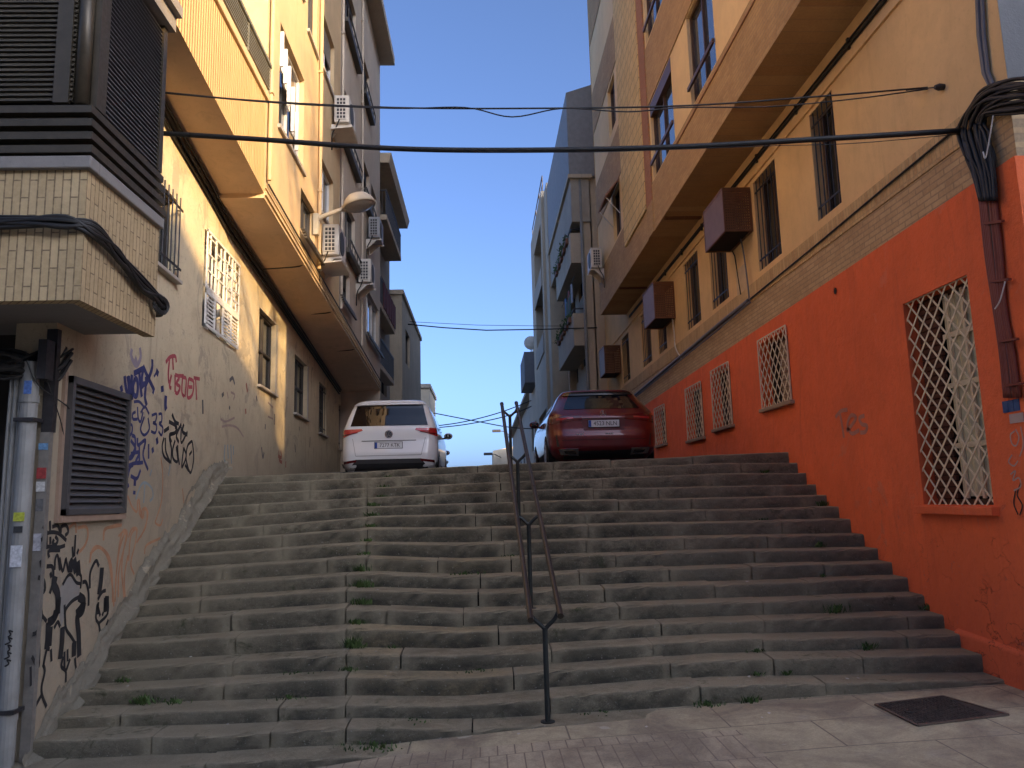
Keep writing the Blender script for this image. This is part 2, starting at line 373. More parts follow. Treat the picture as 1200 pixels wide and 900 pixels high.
# ================================================================== ground
GX = [(-60, -1.6), (-12, -.62), (-4, -.13), (-2.6, -.09), (-1.6, -.05), (-.97, .02), (-.6, .06), (.47, .13), (2.6, .21), (4.6, .262), (8, .35), (60, 1.2)]
def gz(x, y=6.0):
    for (a, za), (b, zb) in zip(GX, GX[1:]):
        if x <= b: return za+(zb-za)*(x-a)/(b-a)
    return GX[-1][1]
def YN(n): return 6.56+(n-1)*.3
def ground_mat():
    n = N('pavement_slabs'); p = n.sep(n.pos)
    b = n.n('ShaderNodeTexBrick'); n.link(n.comb(p[0], p[1]), b.inputs['Vector']); b.offset = .5
    for k, x in (('Scale', 1), ('Mortar Size', .008), ('Brick Width', 1.25), ('Row Height', .62), ('Mortar Smooth', .3)): b.inputs[k].default_value = x
    b.inputs['Color1'].default_value = (.49, .415, .26, 1); b.inputs['Color2'].default_value = (.53, .445, .28, 1); b.inputs['Mortar'].default_value = (.20, .165, .115, 1)
    t = n.n('ShaderNodeTexBrick'); n.link(n.comb(p[0], p[1]), t.inputs['Vector']); t.offset = 0.5
    for k, x in (('Scale', 1), ('Mortar Size', .006), ('Brick Width', .13), ('Row Height', .5), ('Mortar Smooth', .3)): t.inputs[k].default_value = x
    t.inputs['Color1'].default_value = (.50, .41, .27, 1); t.inputs['Color2'].default_value = (.55, .45, .30, 1); t.inputs['Mortar'].default_value = (.22, .17, .12, 1)
    near = n.math('LESS_THAN', n.math('ADD', n.math('MULTIPLY', p[0], .06), p[1]), 6.23)
    right = n.math('LESS_THAN', p[0], 1.9)
    c = n.mix(n.math('MULTIPLY', near, right), b.outputs[0], t.outputs[0])
    c = n.mix(n.ramp(n.noise(1.3, 8, .72, dist=.8), [(.36, .9), (.6, 0)]), c, (.24, .19, .13))
    c = n.mix(n.ramp(n.noise(7, 8, .75, dist=.5), [(.5, 0), (.7, .5)]), c, (.16, .125, .1))
    c = n.mix(n.ramp(n.noise(3.1, 6, .7), [(.55, 0), (.75, .4)]), c, (.36, .32, .27))
    c = n.mix(n.ramp(n.noise(60, 4, .7), [(.3, .3), (.6, 0)]), c, (.12, .1, .085))
    c = n.mix(n.ramp(n.noise(150, 3, .8), [(.56, 0), (.68, .5)]), c, (.1, .085, .06)); c = n.mix(n.ramp(n.noise(2.7, 4, .5, vec=n.mapv((1, 2.2, 1), loc=(4, 9, 0))), [(.70, 0), (.715, .6)]), c, (.52, .47, .37))
    n.col(c).rough(.9); n.bump(n.noise(70, 6, .8), .6, .015); n.bump(n.noise(5, 5, .6), .4, .02)
    n.bump(n.math('SUBTRACT', 1.0, b.outputs['Fac']), .3, .008)
    return n.m
mb = MB()
xs = sorted(set([a for a, _ in GX]+[-30, -20, -8, -3.3, 1.5, 3.5, 20, 40]))
ys = [-4.0, 0, 3, 5, 6, 6.5, 7.6]
for i in range(len(xs)-1):
    for j in range(len(ys)-1):
        a, b, c, d = xs[i], xs[i+1], ys[j], ys[j+1]
        mb.face([(a, c, gz(a)), (b, c, gz(b)), (b, d, gz(b)), (a, d, gz(a))])
tag(mb.build('pavement', ground_mat(), autos=True), None, None, kind='structure')
# asphalt cross street behind the camera and the ground sheet out to the horizon
mb = MB()
for i in range(len(xs)-1):
    a, b = xs[i], xs[i+1]
    mb.face([(a, -13, gz(a)-.12), (b, -13, gz(b)-.12), (b, -4.0, gz(b)-.12), (a, -4.0, gz(a)-.12)])
    mb.face([(a, -4.0, gz(a)-.12), (b, -4.0, gz(b)-.12), (b, -4.0, gz(b)), (a, -4.0, gz(a))])
tag(mb.build('cross_street', M['asphalt'], autos=True), None, None, kind='structure')
mb = MB(); mb.face([(-1500, -1500, -3), (1500, -1500, -3), (1500, 1500, -3), (-1500, 1500, -3)])
tag(mb.build('ground', simple('far_ground', (.16, .15, .12), .95)), None, None, kind='structure')
# upper street that starts at the top step
def zst(x): return 2.40+.017*(x+4)
mb = MB()
for y0, y1 in ((11.62, 30), (30, 60), (60, 140)):
    mb.face([(-7, y0, zst(-7)), (9, y0, zst(9)), (9, y1, zst(9)), (-7, y1, zst(-7))])
mb.face([(-7, 11.62, zst(-7)), (9, 11.62, zst(9)), (9, 11.62, -3), (-7, 11.62, -3)])
mb.face([(-7, 140, zst(-7)), (9, 140, zst(9)), (9, 140, -3), (-7, 140, -3)])
tag(mb.build('upper_street', M['asphalt']), None, None, kind='structure')

# ================================================================== staircase
# nosing line of every step: pixel rows at a few stations, set on the step's own depth
LEFT = {17: (257.4, 559.2), 16: (257.4, 567.7), 15: (246.7, 580), 14: (237.4, 594.1), 13: (233.4, 608.8), 12: (222.7, 622.5), 11: (213.3, 636), 10: (202, 652), 9: (190.7, 669.3), 8: (180, 688), 7: (163.5, 708.6), 6: (152, 729.4), 5: (138.7, 754), 4: (120, 782.7), 3: (100, 810), 2: (73.3, 838.7), 1: (46.7, 867)}
HINGE = {17: 553, 16: 560.3, 15: 571.6, 14: 583, 13: 594, 12: 606, 11: 618.8, 10: 636, 9: 652.5, 8: 672, 7: 692, 6: 712.5, 5: 737, 4: 766, 3: 795, 2: 826, 1: 855}
MID = {17: 546.5, 16: 555, 15: 566, 14: 576.5, 13: 590, 12: 603.5, 11: 619, 10: 637, 9: 656.5, 8: 676.5, 7: 696, 6: 718, 5: 741.7, 4: 768, 3: 796, 2: 826.5, 1: 856}
RMID = {17: 533, 16: 542.5, 15: 555, 14: 569, 13: 583, 12: 597, 11: 611.5, 10: 628.5, 9: 646, 8: 664.5, 7: 684.5, 6: 706.5, 5: 727.5, 4: 750, 3: 773, 2: 802, 1: 838}
REND = {17: (924, 530), 16: (938, 541.7), 15: (947, 554.3), 14: (958, 567.3), 13: (971.7, 580), 12: (983, 594), 11: (999, 608.3), 10: (1013, 625.5), 9: (1032.7, 642.3), 8: (1048, 658.5), 7: (1066.7, 677), 6: (1085.7, 698.3), 5: (1107, 720), 4: (1125, 743), 3: (1150, 766.7), 2: (1165, 796), 1: (1180, 828)}
def nosing(n):
    Y = YN(n); P = []
    for (px, py) in (LEFT[n], (405 if n < 8 else 430, HINGE[n]), (540, MID[n]), (845, RMID[n]), REND[n]):
        p = at(px, py, Y); P.append((p.x, p.z))
    # extend under the fillet on the left and to the wall on the right
    P[0] = (P[0][0], P[0][1]); P.insert(0, (-3.95, P[0][1]-.012)); P.append((4.70, P[-1][1]))
    P.sort(); return P
def zat(P, x):
    for (a, za), (b, zb) in zip(P, P[1:]):
        if x <= b: return za+(zb-za)*(x-a)/max(1e-6, b-a)
    return P[-1][1]
stairs = thing('stone_staircase', 'wide worn granite staircase climbing between the graffiti wall and the red wall', 'staircase', (0, 6.5, 0))
NOS = {n: nosing(n) for n in range(1, 18)}
NOS[0] = [(-4.2, -.01), (-3.4, .035), (-2.0, .04), (-1.2, .045), (-.7, .03), (-.2, -.05)]
def step(n):
    rnd = random.Random(100+n); P = NOS[n]; mb = MB()
    x = P[0][0]; xe = P[-1][0]; Yf = YN(n) if n else 6.27
    xh = at(405+25*(n > 8), HINGE.get(n, 880), Yf).x if n else -.9
    cuts = [x]
    while cuts[-1] < xe-1.1:
        cuts.append(cuts[-1]+rnd.uniform(.75, 1.65))
    cuts = [c for c in cuts if abs(c-xh) > .35 and c < xe-.4]+([xh] if n else [])+[xe]; cuts.sort()
    dep = .56 if n < 17 else .34
    for a, b in zip(cuts, cuts[1:]):
        ja = rnd.uniform(-.006, .006); jz = rnd.uniform(-.008, .008); jy = rnd.uniform(-.016, .016); g = rnd.uniform(.003, .009)
        nx = max(2, int((b-a)/.09)); c_ = .014
        rows = []
        ph = rnd.uniform(0, 9)
        for i in range(nx+1):
            xx = a+g+(b-a-2*g)*i/nx; z = zat(P, xx)+jz
            e = min(i, nx-i); soft = .006 if e == 0 else 0
            wob = .004*math.sin(xx*7+ph)+.003*math.sin(xx*17+ph*2)+rnd.uniform(-.0025, .0025)
            chip = rnd.uniform(.008, .032) if rnd.random() < .13 else 0
            yf = Yf+jy+wob+soft
            rows.append([(xx, yf+.004, z-.21), (xx, yf-.001, z-.1), (xx, yf, z-c_*1.4), (xx, yf+c_*.35+chip, z-c_*.45-chip*.5+wob*.4), (xx, yf+c_*1.3+chip, z-soft+wob*.3),
                         (xx, yf+.12, z+.001+wob*.3), (xx, yf+.3, z+.004), (xx, yf+dep, z+.004), (xx, yf+dep, z-.21)])
        m0 = len(mb.v); k = len(rows[0])
        for r_ in rows:
            for p in r_: mb.v.append(p)
        for i in range(nx):
            for j in range(k-1):
                q = m0+i*k+j; mb.f.append([q, q+1, q+k+1, q+k])
        mb.f.append([m0+j for j in range(k)]); mb.f.append([m0+nx*k+j for j in range(k)][::-1])
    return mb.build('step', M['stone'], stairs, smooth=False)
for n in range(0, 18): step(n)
# core below the steps keeps the joints closed
mb = MB()
for n in range(1, 17):
    P = NOS[n]; y0 = YN(n)+.075; y1 = YN(n+1)+.11
    for (a, za), (b, zb) in zip(P, P[1:]):
        if b-a < .02: continue
        mb.hexa([(a, y0, -1), (b, y0, -1), (b, y1, -1), (a, y1, -1)], [(a, y0, za-.025), (b, y0, zb-.025), (b, y1, zb-.025), (a, y1, za-.025)])
mb.build('stair_core', simple('dirt_filled_joints', (.05, .045, .035), .95), stairs)
# rough cement fillet along the graffiti wall
XL = lambda y: -3.282-.05*y
mb = MB()
prof = [(5.9, -.2), (6.3, .0), (6.55, .15), (6.95, .42), (7.38, .58), (7.82, .86), (8.28, 1.08), (8.72, 1.37), (9.18, 1.60), (9.71, 1.78), (9.93, 2.02), (10.5, 2.33), (10.9, 2.50), (11.3, 2.58), (11.9, 2.58)]
def pz(y):
    for (a, za), (b, zb) in zip(prof, prof[1:]):
        if y <= b: return za+(zb-za)*(y-a)/(b-a)
    return prof[-1][1]
rn = random.Random(3)
from mathutils import noise as mnoise
def fil(u, v):
    y = 6.42+u*5.3; lump = mnoise.noise(Vector((y*2.1, v*2.3, 1)))*.05+mnoise.noise(Vector((y*7, v*6, 4)))*.022
    zt = pz(y)+.03+mnoise.noise(Vector((y*2.7, 0, 9)))*.08+mnoise.noise(Vector((y*8, 0, 2)))*.07+mnoise.noise(Vector((y*23, 0, 5)))*.04
    base = .50*(y-6.56)+.02
    zb = min(zt-.12, base-.02)
    z = zt+(zb-zt)*v
    xo = .006+(.10*(v**1.2))
    return (XL(y)+xo+lump*min(1, v*3)*1.2, y, z+lump*.5*v)
mb.grid(fil, 150, 16)
mb.build('cement_fillet', M['mortar'], stairs, smooth=True)

# ================================================================== facade helpers
def facade(mb, xf, side, s0, s1, z0, z1, holes=(), depth=.16):
    """wall sheet in Y/z with real openings; side -1: the street is towards +X (left wall), +1: right wall"""
    z0f = z0 if callable(z0) else (lambda s: z0); z1f = z1 if callable(z1) else (lambda s: z1)
    zlo = min(z0f(s0), z0f(s1)); zhi = max(z1f(s0), z1f(s1))
    ss = sorted(set([s0, s1]+[h[0] for h in holes]+[h[1] for h in holes]))
    hz = sorted(set([h[2] for h in holes]+[h[3] for h in holes]))
    for a, b in zip(ss, ss[1:]):
        zs = [None]+hz+[None]
        for i in range(len(zs)-1):
            za0 = z0f(a) if zs[i] is None else zs[i]; za1 = z0f(b) if zs[i] is None else zs[i]
            zb0 = z1f(a) if zs[i+1] is None else zs[i+1]; zb1 = z1f(b) if zs[i+1] is None else zs[i+1]
            cz = (za0+zb0)/2; cs = (a+b)/2
            if any(h[0] < cs < h[1] and h[2] < cz < h[3] for h in holes): continue
            if zb0-za0 < 1e-4: continue
            mb.face([(xf(a), a, za0), (xf(b), b, za1), (xf(b), b, zb1), (xf(a), a, zb0)])
    d = depth*side
    for (a, b, za, zb) in [h[:4] for h in holes]:
        A = (xf(a), a); B = (xf(b), b)
        mb.face([(A[0], a, za), (B[0], b, za), (B[0]+d, b, za), (A[0]+d, a, za)])
        mb.face([(A[0], a, zb), (B[0], b, zb), (B[0]+d, b, zb), (A[0]+d, a, zb)])
        mb.face([(A[0], a, za), (A[0], a, zb), (A[0]+d, a, zb), (A[0]+d, a, za)])
        mb.face([(B[0], b, za), (B[0], b, zb), (B[0]+d, b, zb), (B[0]+d, b, za)])
def window(parent, xf, side, h, depth=.12, frame='window_frame_dark', pane='glass', mull=1, trans=0, t=.05, shutter=0, sillm=None, sillp=.06, label=None):
    a, b, za, zb = h[:4]; d = depth*side; mb = MB(); X = lambda s, o=0: xf(s)+d+o*side
    def fr(s0, s1, z0, z1, o0=-.03, o1=.03):
        mb.hexa([(X(s0, o0), s0, z0), (X(s0, o1), s0, z0), (X(s1, o1), s1, z0), (X(s1, o0), s1, z0)], [(X(s0, o0), s0, z1), (X(s0, o1), s0, z1), (X(s1, o1), s1, z1), (X(s1, o0), s1, z1)])
    fr(a, a+t, za, zb); fr(b-t, b, za, zb); fr(a+t, b-t, za, za+t); fr(a+t, b-t, zb-t, zb)
    for k in range(mull):
        c = a+(b-a)*(k+1)/(mull+1); fr(c-t*.45, c+t*.45, za+t, zb-t)
    for k in range(trans):
        c = za+(zb-za)*(k+1)/(trans+1); fr(a+t, b-t, c-t*.4, c+t*.4, -.034, .02)
    f = mb.build('window', M[frame], parent)
    if label: f['label'] = label
    g = MB(); g.face([(X(a+.01, .012), a+.01, za+.01), (X(b-.01, .012), b-.01, za+.01), (X(b-.01, .012), b-.01, zb-.01), (X(a+.01, .012), a+.01, zb-.01)])
    g.build('pane', M[pane], f)
    if shutter:      # rolled-down slats over the upper part
        g = MB(); zz = zb-(zb-za)*shutter; k = max(3, int((zb-zz)/.05))
        for i in range(k):
            z_ = zz+(zb-zz)*i/k; z2 = zz+(zb-zz)*(i+.9)/k
            g.hexa([(X(a+t, -.045), a+t, z_), (X(a+t, -.02), a+t, z_), (X(b-t, -.02), b-t, z_), (X(b-t, -.045), b-t, z_)], [(X(a+t, -.038), a+t, z2), (X(a+t, -.02), a+t, z2), (X(b-t, -.02), b-t, z2), (X(b-t, -.038), b-t, z2)])
        g.build('roller_shutter', M['sill' if frame == 'frame_white' else 'shutter_dark'], f)
    if sillm:
        g = MB(); e = .06
        g.hexa([(xf(a-e)-sillp*side, a-e, za-.055), (xf(a-e)+d, a-e, za-.055), (xf(b+e)+d, b+e, za-.055), (xf(b+e)-sillp*side, b+e, za-.055)],
               [(xf(a-e)-sillp*side, a-e, za-.01), (xf(a-e)+d, a-e, za+.004), (xf(b+e)+d, b+e, za+.004), (xf(b+e)-sillp*side, b+e, za-.01)])
        g.build('sill', M[sillm], f, bevel=.006)
    return f
def bars(parent, xf, side, h, n=5, off=.05, r=.009, cross=2, mat='dark_metal', name='window_grille'):
    a, b, za, zb = h[:4]; mb = MB(); X = lambda s: xf(s)-off*side
    for i in range(n):
        s = a+(b-a)*(i+.5)/n; mb.tube([(X(s), s, za-.02), (X(s), s, zb+.02)], r, 6)
    for k in range(cross):
        z = za+(zb-za)*(.12+.76*k/max(1, cross-1)); mb.bar((X(a-.03), a-.03, z), (X(b+.03), b+.03, z), .012, .028)
    for s in (a, b):
        for z in (za+.12*(zb-za), zb-.12*(zb-za)): mb.bar((X(s), s, z), (xf(s)+.02*side, s, z), .012)
    return mb.build(name, M[mat], parent)
def lattice(parent, xf, side, h, cw=.19, ch=.19, off=.03, w=.014):
    a, b, za, zb = h[:4]; mb = MB(); X = lambda s: xf(s)-off*side; k = ch/cw
    import itertools
    for sg in (1, -1):
        c0 = -(b-a)*k-ch; c = c0
        while c < (zb-za)+(b-a)*k+ch:
            pts = []     # z = za + c + sg*k*(s-a)
            s_lo, s_hi = a, b
            zl = lambda s: za+c+sg*k*(s-a)
            for s in (a, b):
                if za-1e-6 <= zl(s) <= zb+1e-6: pts.append((s, zl(s)))
            for z in (za, zb):
                s = a+(z-za-c)/(sg*k)
                if a < s < b: pts.append((s, z))
            if len(pts) >= 2:
                pts.sort(); p, q = pts[0], pts[-1]
                if abs(p[0]-q[0]) > .03:
                    o = .004*sg
                    mb.bar((X(p[0])+o, p[0], p[1]), (X(q[0])+o, q[0], q[1]), .006, w, up=(1, 0, 0)) if False else mb.bar((X(p[0])+o, p[0], p[1]), (X(q[0])+o, q[0], q[1]), w, .006, up=(1, 0, 0))
            c += ch
    for s in (a, b): mb.bar((X(s), s, za), (X(s), s, zb), .016, .016)
    for z in (za, zb): mb.bar((X(a), a, z), (X(b), b, z), .016, .016)
    return mb.build('lattice_grille', M['cream_metal'], parent)
def shell(mb, x0f, x1, y0, y1, z0, z1):    # remaining faces of a building box: near end, far end, roof, back
    mb.face([(x0f(y0), y0, z0), (x1, y0, z0), (x1, y0, z1), (x0f(y0), y0, z1)])
    mb.face([(x0f(y1), y1, z0), (x1, y1, z0), (x1, y1, z1), (x0f(y1), y1, z1)])
    mb.face([(x0f(y0), y0, z1), (x1, y0, z1), (x1, y1, z1), (x0f(y1), y1, z1)])
    mb.face([(x1, y0, z0), (x1, y1, z0), (x1, y1, z1), (x1, y0, z1)])

# ================================================================== RIGHT building
XR0 = lambda y: 4.585
XR1 = lambda y: 3.79
rb = thing('brick_apartment_building', 'yellow and brick apartment building with a red painted base and overhanging upper floors', 'building', (4.585, 6.0, .2))
redtop = lambda y: 4.74-.018*(y-6)
RW = [(6.80, 7.91, 1.80, 3.94), (11.03, 12.17, 3.31, 4.36), (13.75, 14.83, 3.22, 4.30), (15.6, 16.8, 3.15, 4.22), (18.85, 19.95, 3.25, 4.15)]
XRR = lambda y: 4.56
mb = MB(); facade(mb, XRR, 1, 6.0, 27.5, -.6, redtop, RW, .20)
mb.face([(4.56, 6.0, -.6), (14, 6.0, -.6), (14, 6.0, 4.74), (4.56, 6.0, 4.74)])
mb.face([(4.56, 6.0, redtop(6)), (4.56, 27.5, redtop(27.5)), (4.62, 27.5, redtop(27.5)), (4.62, 6.0, redtop(6))])
mb.face([(4.56, 6.0, redtop(6)), (14, 6.0, redtop(6)), (14, 6.1, redtop(6)), (4.56, 6.1, redtop(6))])
mb.build('red_wall', M['red'], rb)
# plinth by the foot of the stairs
mb = MB(); mb.hexa([(4.50, 5.95, -.5), (4.60, 5.95, -.5), (4.60, 7.55, -.5), (4.50, 7.55, -.5)], [(4.515, 5.95, .52), (4.60, 5.95, .56), (4.60, 7.55, .64), (4.515, 7.55, .60)])
mb.build('plinth', M['red'], rb, bevel=.02)
for i, h in enumerate(RW):
    pane = 'interior'
    f = window(rb, XRR, 1, h, .19, 'window_frame_brown', 'interior' if i else 'interior', mull=1 if i else 0, t=.05)
    if i == 0:     # tall window: pale curtain and shutter behind the lattice
        g = MB(); 
        g.grid(lambda u, v: (4.56+.165+.012*math.sin(u*38), 6.86+.62*u, 1.88+2.0*v), 40, 2)
        g.build('curtain', M['curtain'], f, smooth=True)
        for z in (2.35, 2.95, 3.45):
            g2 = MB(); g2.box((4.56+.13, 6.86, z), (4.56+.15, 7.48, z+.05)); g2.build('glazing_bar', M['cream_metal'], f)
        for s in (7.1, 7.35):
            g2 = MB(); g2.box((4.56+.128, s, 1.86), (4.56+.15, s+.035, 3.9)); g2.build('glazing_bar', M['cream_metal'], f)
        g = MB(); 
        for k in range(34): g.box((4.56+.12, 7.5, 1.86+k*.06), (4.56+.15, 7.86, 1.86+k*.06+.05))
        g.build('slatted_shutter', M['red_shutter'], f)
    else:
        g = MB()
        for k in range(int((h[3]-h[2]-.1)/.055)): g.box((4.56+.14, h[0]+.06, h[2]+.05+k*.055), (4.56+.165, h[0]+(h[1]-h[0])*.62, h[2]+.05+k*.055+.045))
        g.build('slatted_shutter', M['sill_tan'], f)
    lattice(rb, XRR, 1, (h[0]-.02, h[1]+.02, h[2]-.01, h[3]+(.0 if i == 0 else .06)), cw=.187 if i == 0 else .19, ch=.2 if i == 0 else .235, off=-.03 if i == 0 else .03, w=.019 if i == 0 else .022)
    g = MB(); e = .07; th = .07 if i == 0 else .05
    g.box((4.56-.075, h[0]-e, h[2]-th-.02), (4.56+.16, h[1]+e, h[2]-.012))
    g.build('window_sill', M['red'] if i == 0 else M['sill_tan'], rb, bevel=.008)
# brick band, soldier course, plaster with barred windows
mb = MB(); facade(mb, XR0, 1, 6.006, 27.5, lambda y: redtop(y)-.01, 5.16, ()); mb.face([(4.585, 6.006, 4.742), (14, 6.006, 4.742), (14, 6.006, 5.16), (4.585, 6.006, 5.16)])
mb.build('brick_band', M['brick_band'], rb)
XRS = lambda y: 4.573
mb = MB(); facade(mb, XRS, 1, 5.988, 27.5, 5.16, 5.44, ())
mb.face([(4.573, 5.988, 5.16), (14, 5.988, 5.16), (14, 5.988, 5.44), (4.573, 5.988, 5.44)])
mb.face([(4.573, 5.988, 5.16), (4.573, 27.5, 5.16), (4.60, 27.5, 5.16), (4.60, 5.988, 5.16)]); mb.face([(4.573, 5.988, 5.44), (4.573, 27.5, 5.44), (4.60, 27.5, 5.44), (4.60, 5.988, 5.44)])
mb.build('soldier_course', M['soldier'], rb)
BW = [(9.08, 9.76, 5.56, 7.08), (11.05, 12.0, 5.54, 7.06), (13.58, 14.6, 5.54, 7.04), (15.4, 16.5, 5.54, 7.04), (18.4, 19.3, 5.54, 7.02), (20.1, 21.3, 5.54, 7.02), (23.2, 24.4, 5.54, 7.0)]
mb = MB(); facade(mb, XR0, 1, 6.0, 27.5, 5.44, 7.6, BW, .2)
mb.face([(4.585, 27.5, 0), (12, 27.5, 0), (12, 27.5, 7.6), (4.585, 27.5, 7.6)])
mb.build('plaster_wall', M['yellow'], rb)
mb = MB(); mb.face([(4.587, 6.0, 5.44), (14, 6.0, 5.44), (14, 6.0, 22.0), (4.587, 6.0, 22.0)]); mb.build('end_wall', M['end_grey'], rb)
for h in BW:
    window(rb, XR0, 1, h, .18, 'window_frame_brown', 'glass', mull=1, t=.055)
    bars(rb, XR0, 1, h, n=5 if h[1]-h[0] < .8 else 6, off=-.02)
# lintel ledge under the overhang
mb = MB(); mb.box((4.555, 6.0, 7.14), (4.60, 27.0, 7.175)); mb.build('plaster_ledge', M['yellow'], rb)
# overhanging floors
Z0 = 7.6
mb = MB()
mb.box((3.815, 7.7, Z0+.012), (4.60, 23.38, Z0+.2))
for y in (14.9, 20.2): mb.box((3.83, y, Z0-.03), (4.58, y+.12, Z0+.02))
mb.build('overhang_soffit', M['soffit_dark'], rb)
V2 = (11.1, 12.55, 8.70, 10.42); V1 = (13.75, 15.6, 8.70, 10.42); V0 = (14.0, 15.62, 11.85, 13.5)
V2u = (11.1, 12.55, 11.85, 13.5); far = (19.5, 20.6, 9.0, 10.35); faru = (19.5, 20.6, 12.1, 13.5); V3 = (8.0, 9.4, 8.7, 10.42)
tops = [(z0, z1) for z0, z1 in ((Z0, 8.66), (10.45, 11.78), (13.6, 14.95), (16.7, 22.0))]
plast = [(8.66, 10.45), (11.78, 13.6), (14.95, 16.7)]
V1t = (14.0, 15.62, 15.0, 16.6)
mb = MB()
for z0, z1 in tops:
    facade(mb, XR1, 1, 7.7, 15.75, z0, z1)
mb.face([(3.79, 7.7, Z0), (4.6, 7.7, Z0), (4.6, 7.7, 22.0), (3.79, 7.7, 22.0)])
for z0, z1 in tops: facade(mb, XR1, 1, 18.9, 23.4, z0, z1+(.25 if z0 == Z0 else 0))
mb.face([(3.79, 23.4, Z0), (4.6, 23.4, Z0), (4.6, 23.4, 22.0), (3.79, 23.4, 22.0)])
mb.face([(3.79, 7.7, Z0), (4.6, 7.7, Z0), (4.6, 23.4, Z0), (3.79, 23.4, Z0)])
mb.build('brick_bands', M['brick_bay'], rb)
mb = MB(); mb.face([(4.58, 6.02, 22.005), (14, 6.02, 22.005), (14, 27.5, 22.005), (4.58, 27.5, 22.005), (4.58, 23.42, 22.005), (3.78, 23.42, 22.005), (3.78, 7.7, 22.005), (4.58, 7.7, 22.005)])
mb.face([(14, 6.02, -.5), (14, 27.5, -.5), (14, 27.5, 22.005), (14, 6.02, 22.005)]); mb.face([(4.585, 27.502, 7.6), (14, 27.502, 7.6), (14, 27.502, 22.005), (4.585, 27.502, 22.005)])
mb.face([(4.585, 23.4, 7.6), (4.585, 27.5, 7.6), (4.585, 27.5, 22.0), (4.585, 23.4, 22.0)]); mb.face([(4.585, 6.02, 7.61), (4.585, 7.7, 7.61), (4.585, 7.7, 22.0), (4.585, 6.02, 22.0)])
mb.build('rear_volume', M['yellow'], rb)
# projecting header courses and thin ledges in the brick
for z in (8.52, 11.62, 14.8):
    g = MB(); g.box((3.772, 7.7, z), (3.80, 13.7, z+.02)); g.build('brick_ledge', M['brick_red'], rb)
XRP = lambda y: 3.806
mb = MB()
holes = [V2, V1, V0, V2u, V3, V1t]
for z0, z1 in plast:
    facade(mb, XRP, 1, 7.72, 15.75, z0, z1, [h for h in holes if z0 < h[2] < z1], .14)
    mb.build('bay_plaster', M['yellow_bay'], rb); mb = MB()
    facade(mb, XRP, 1, 18.9, 23.4, z0+(.25 if z0 == 8.66 else 0), z1, [h for h in (far, faru) if z0 < h[2] < z1], .14)
    mb.build('bay_plaster', M['yellow_bay'], rb); mb = MB()
for h in holes:
    f = window(rb, XRP, 1, h, .09, 'window_frame_brown', 'glass_sky', mull=1, t=.05)
    g = MB(); X = 3.79-.02; zz = h[2]+.32
    g.box((X-.02, h[0]-.03, zz), (X+.02, h[1]+.03, zz+.07)); g.build('guard_rail', M['window_frame_brown'], f)
    if h in (V1, V0, V1t):
        g = MB(); g.box((3.80, h[0], h[3]-.30), (3.93, h[1], h[3]-.01)); g.build('shutter_box', M['window_frame_brown'], f)
for h in (far, faru): window(rb, XRP, 1, h, .12, 'window_frame_brown', 'glass', mull=1)
XRB = lambda y: 3.77
mb = MB(); facade(mb, XRB, 1, 15.75, 16.3, 8.3, 22.0); mb.face([(3.77, 15.75, 8.3), (3.80, 15.75, 8.3), (3.80, 15.75, 22.0), (3.77, 15.75, 22.0)]); mb.build('brick_pier', M['brick_red'], rb)
mb = MB(); facade(mb, XRB, 1, 15.75, 16.3, Z0-.001, 8.3); facade(mb, XR1, 1, 16.3, 18.9, Z0, 8.3); mb.face([(3.77, 15.75, Z0-.001), (3.80, 15.75, Z0-.001), (3.80, 15.75, 8.3), (3.77, 15.75, 8.3)]); mb.face([(3.77, 15.75, Z0-.001), (3.80, 15.75, Z0-.001), (3.80, 16.3, Z0-.001), (3.77, 16.3, Z0-.001)]); mb.build('pier_base', M['brick_bay'], rb)
mb = MB(); facade(mb, lambda y: 3.75, 1, 16.3, 18.9, 8.3, 22.0); 
mb.face([(3.75, 16.3, 8.3), (3.80, 16.3, 8.3), (3.80, 16.3, 22.0), (3.75, 16.3, 22.0)]); mb.face([(3.75, 16.3, 8.3), (3.80, 16.3, 8.3), (3.80, 18.9, 8.3), (3.75, 18.9, 8.3)])
mb.build('tiled_pier', M['tile_pilaster'], rb)
# little canopies over the far windows
for h in (far,):
    g = MB(); n_s = 9
    for k in range(n_s):
        a = h[0]-.1+(h[1]-h[0]+.2)*k/n_s; b = a+(h[1]-h[0]+.2)/n_s*.96
        g.hexa([(3.40, a, h[3]-.42), (3.42, a, h[3]-.46), (3.42, b, h[3]-.46), (3.40, b, h[3]-.42)], [(3.79, a, h[3]+.06), (3.79, a, h[3]+.02), (3.79, b, h[3]+.02), (3.79, b, h[3]+.06)])
    g.build('awning', simple('striped_awning', (.30, .17, .12), .9), rb)
    g = MB(); g.tube([(3.79, h[0], h[3]-.9), (3.42, h[0], h[3]-.44)], .012); g.tube([(3.79, h[1], h[3]-.9), (3.42, h[1], h[3]-.44)], .012); g.build('awning_arm', M['frame_white'], rb)
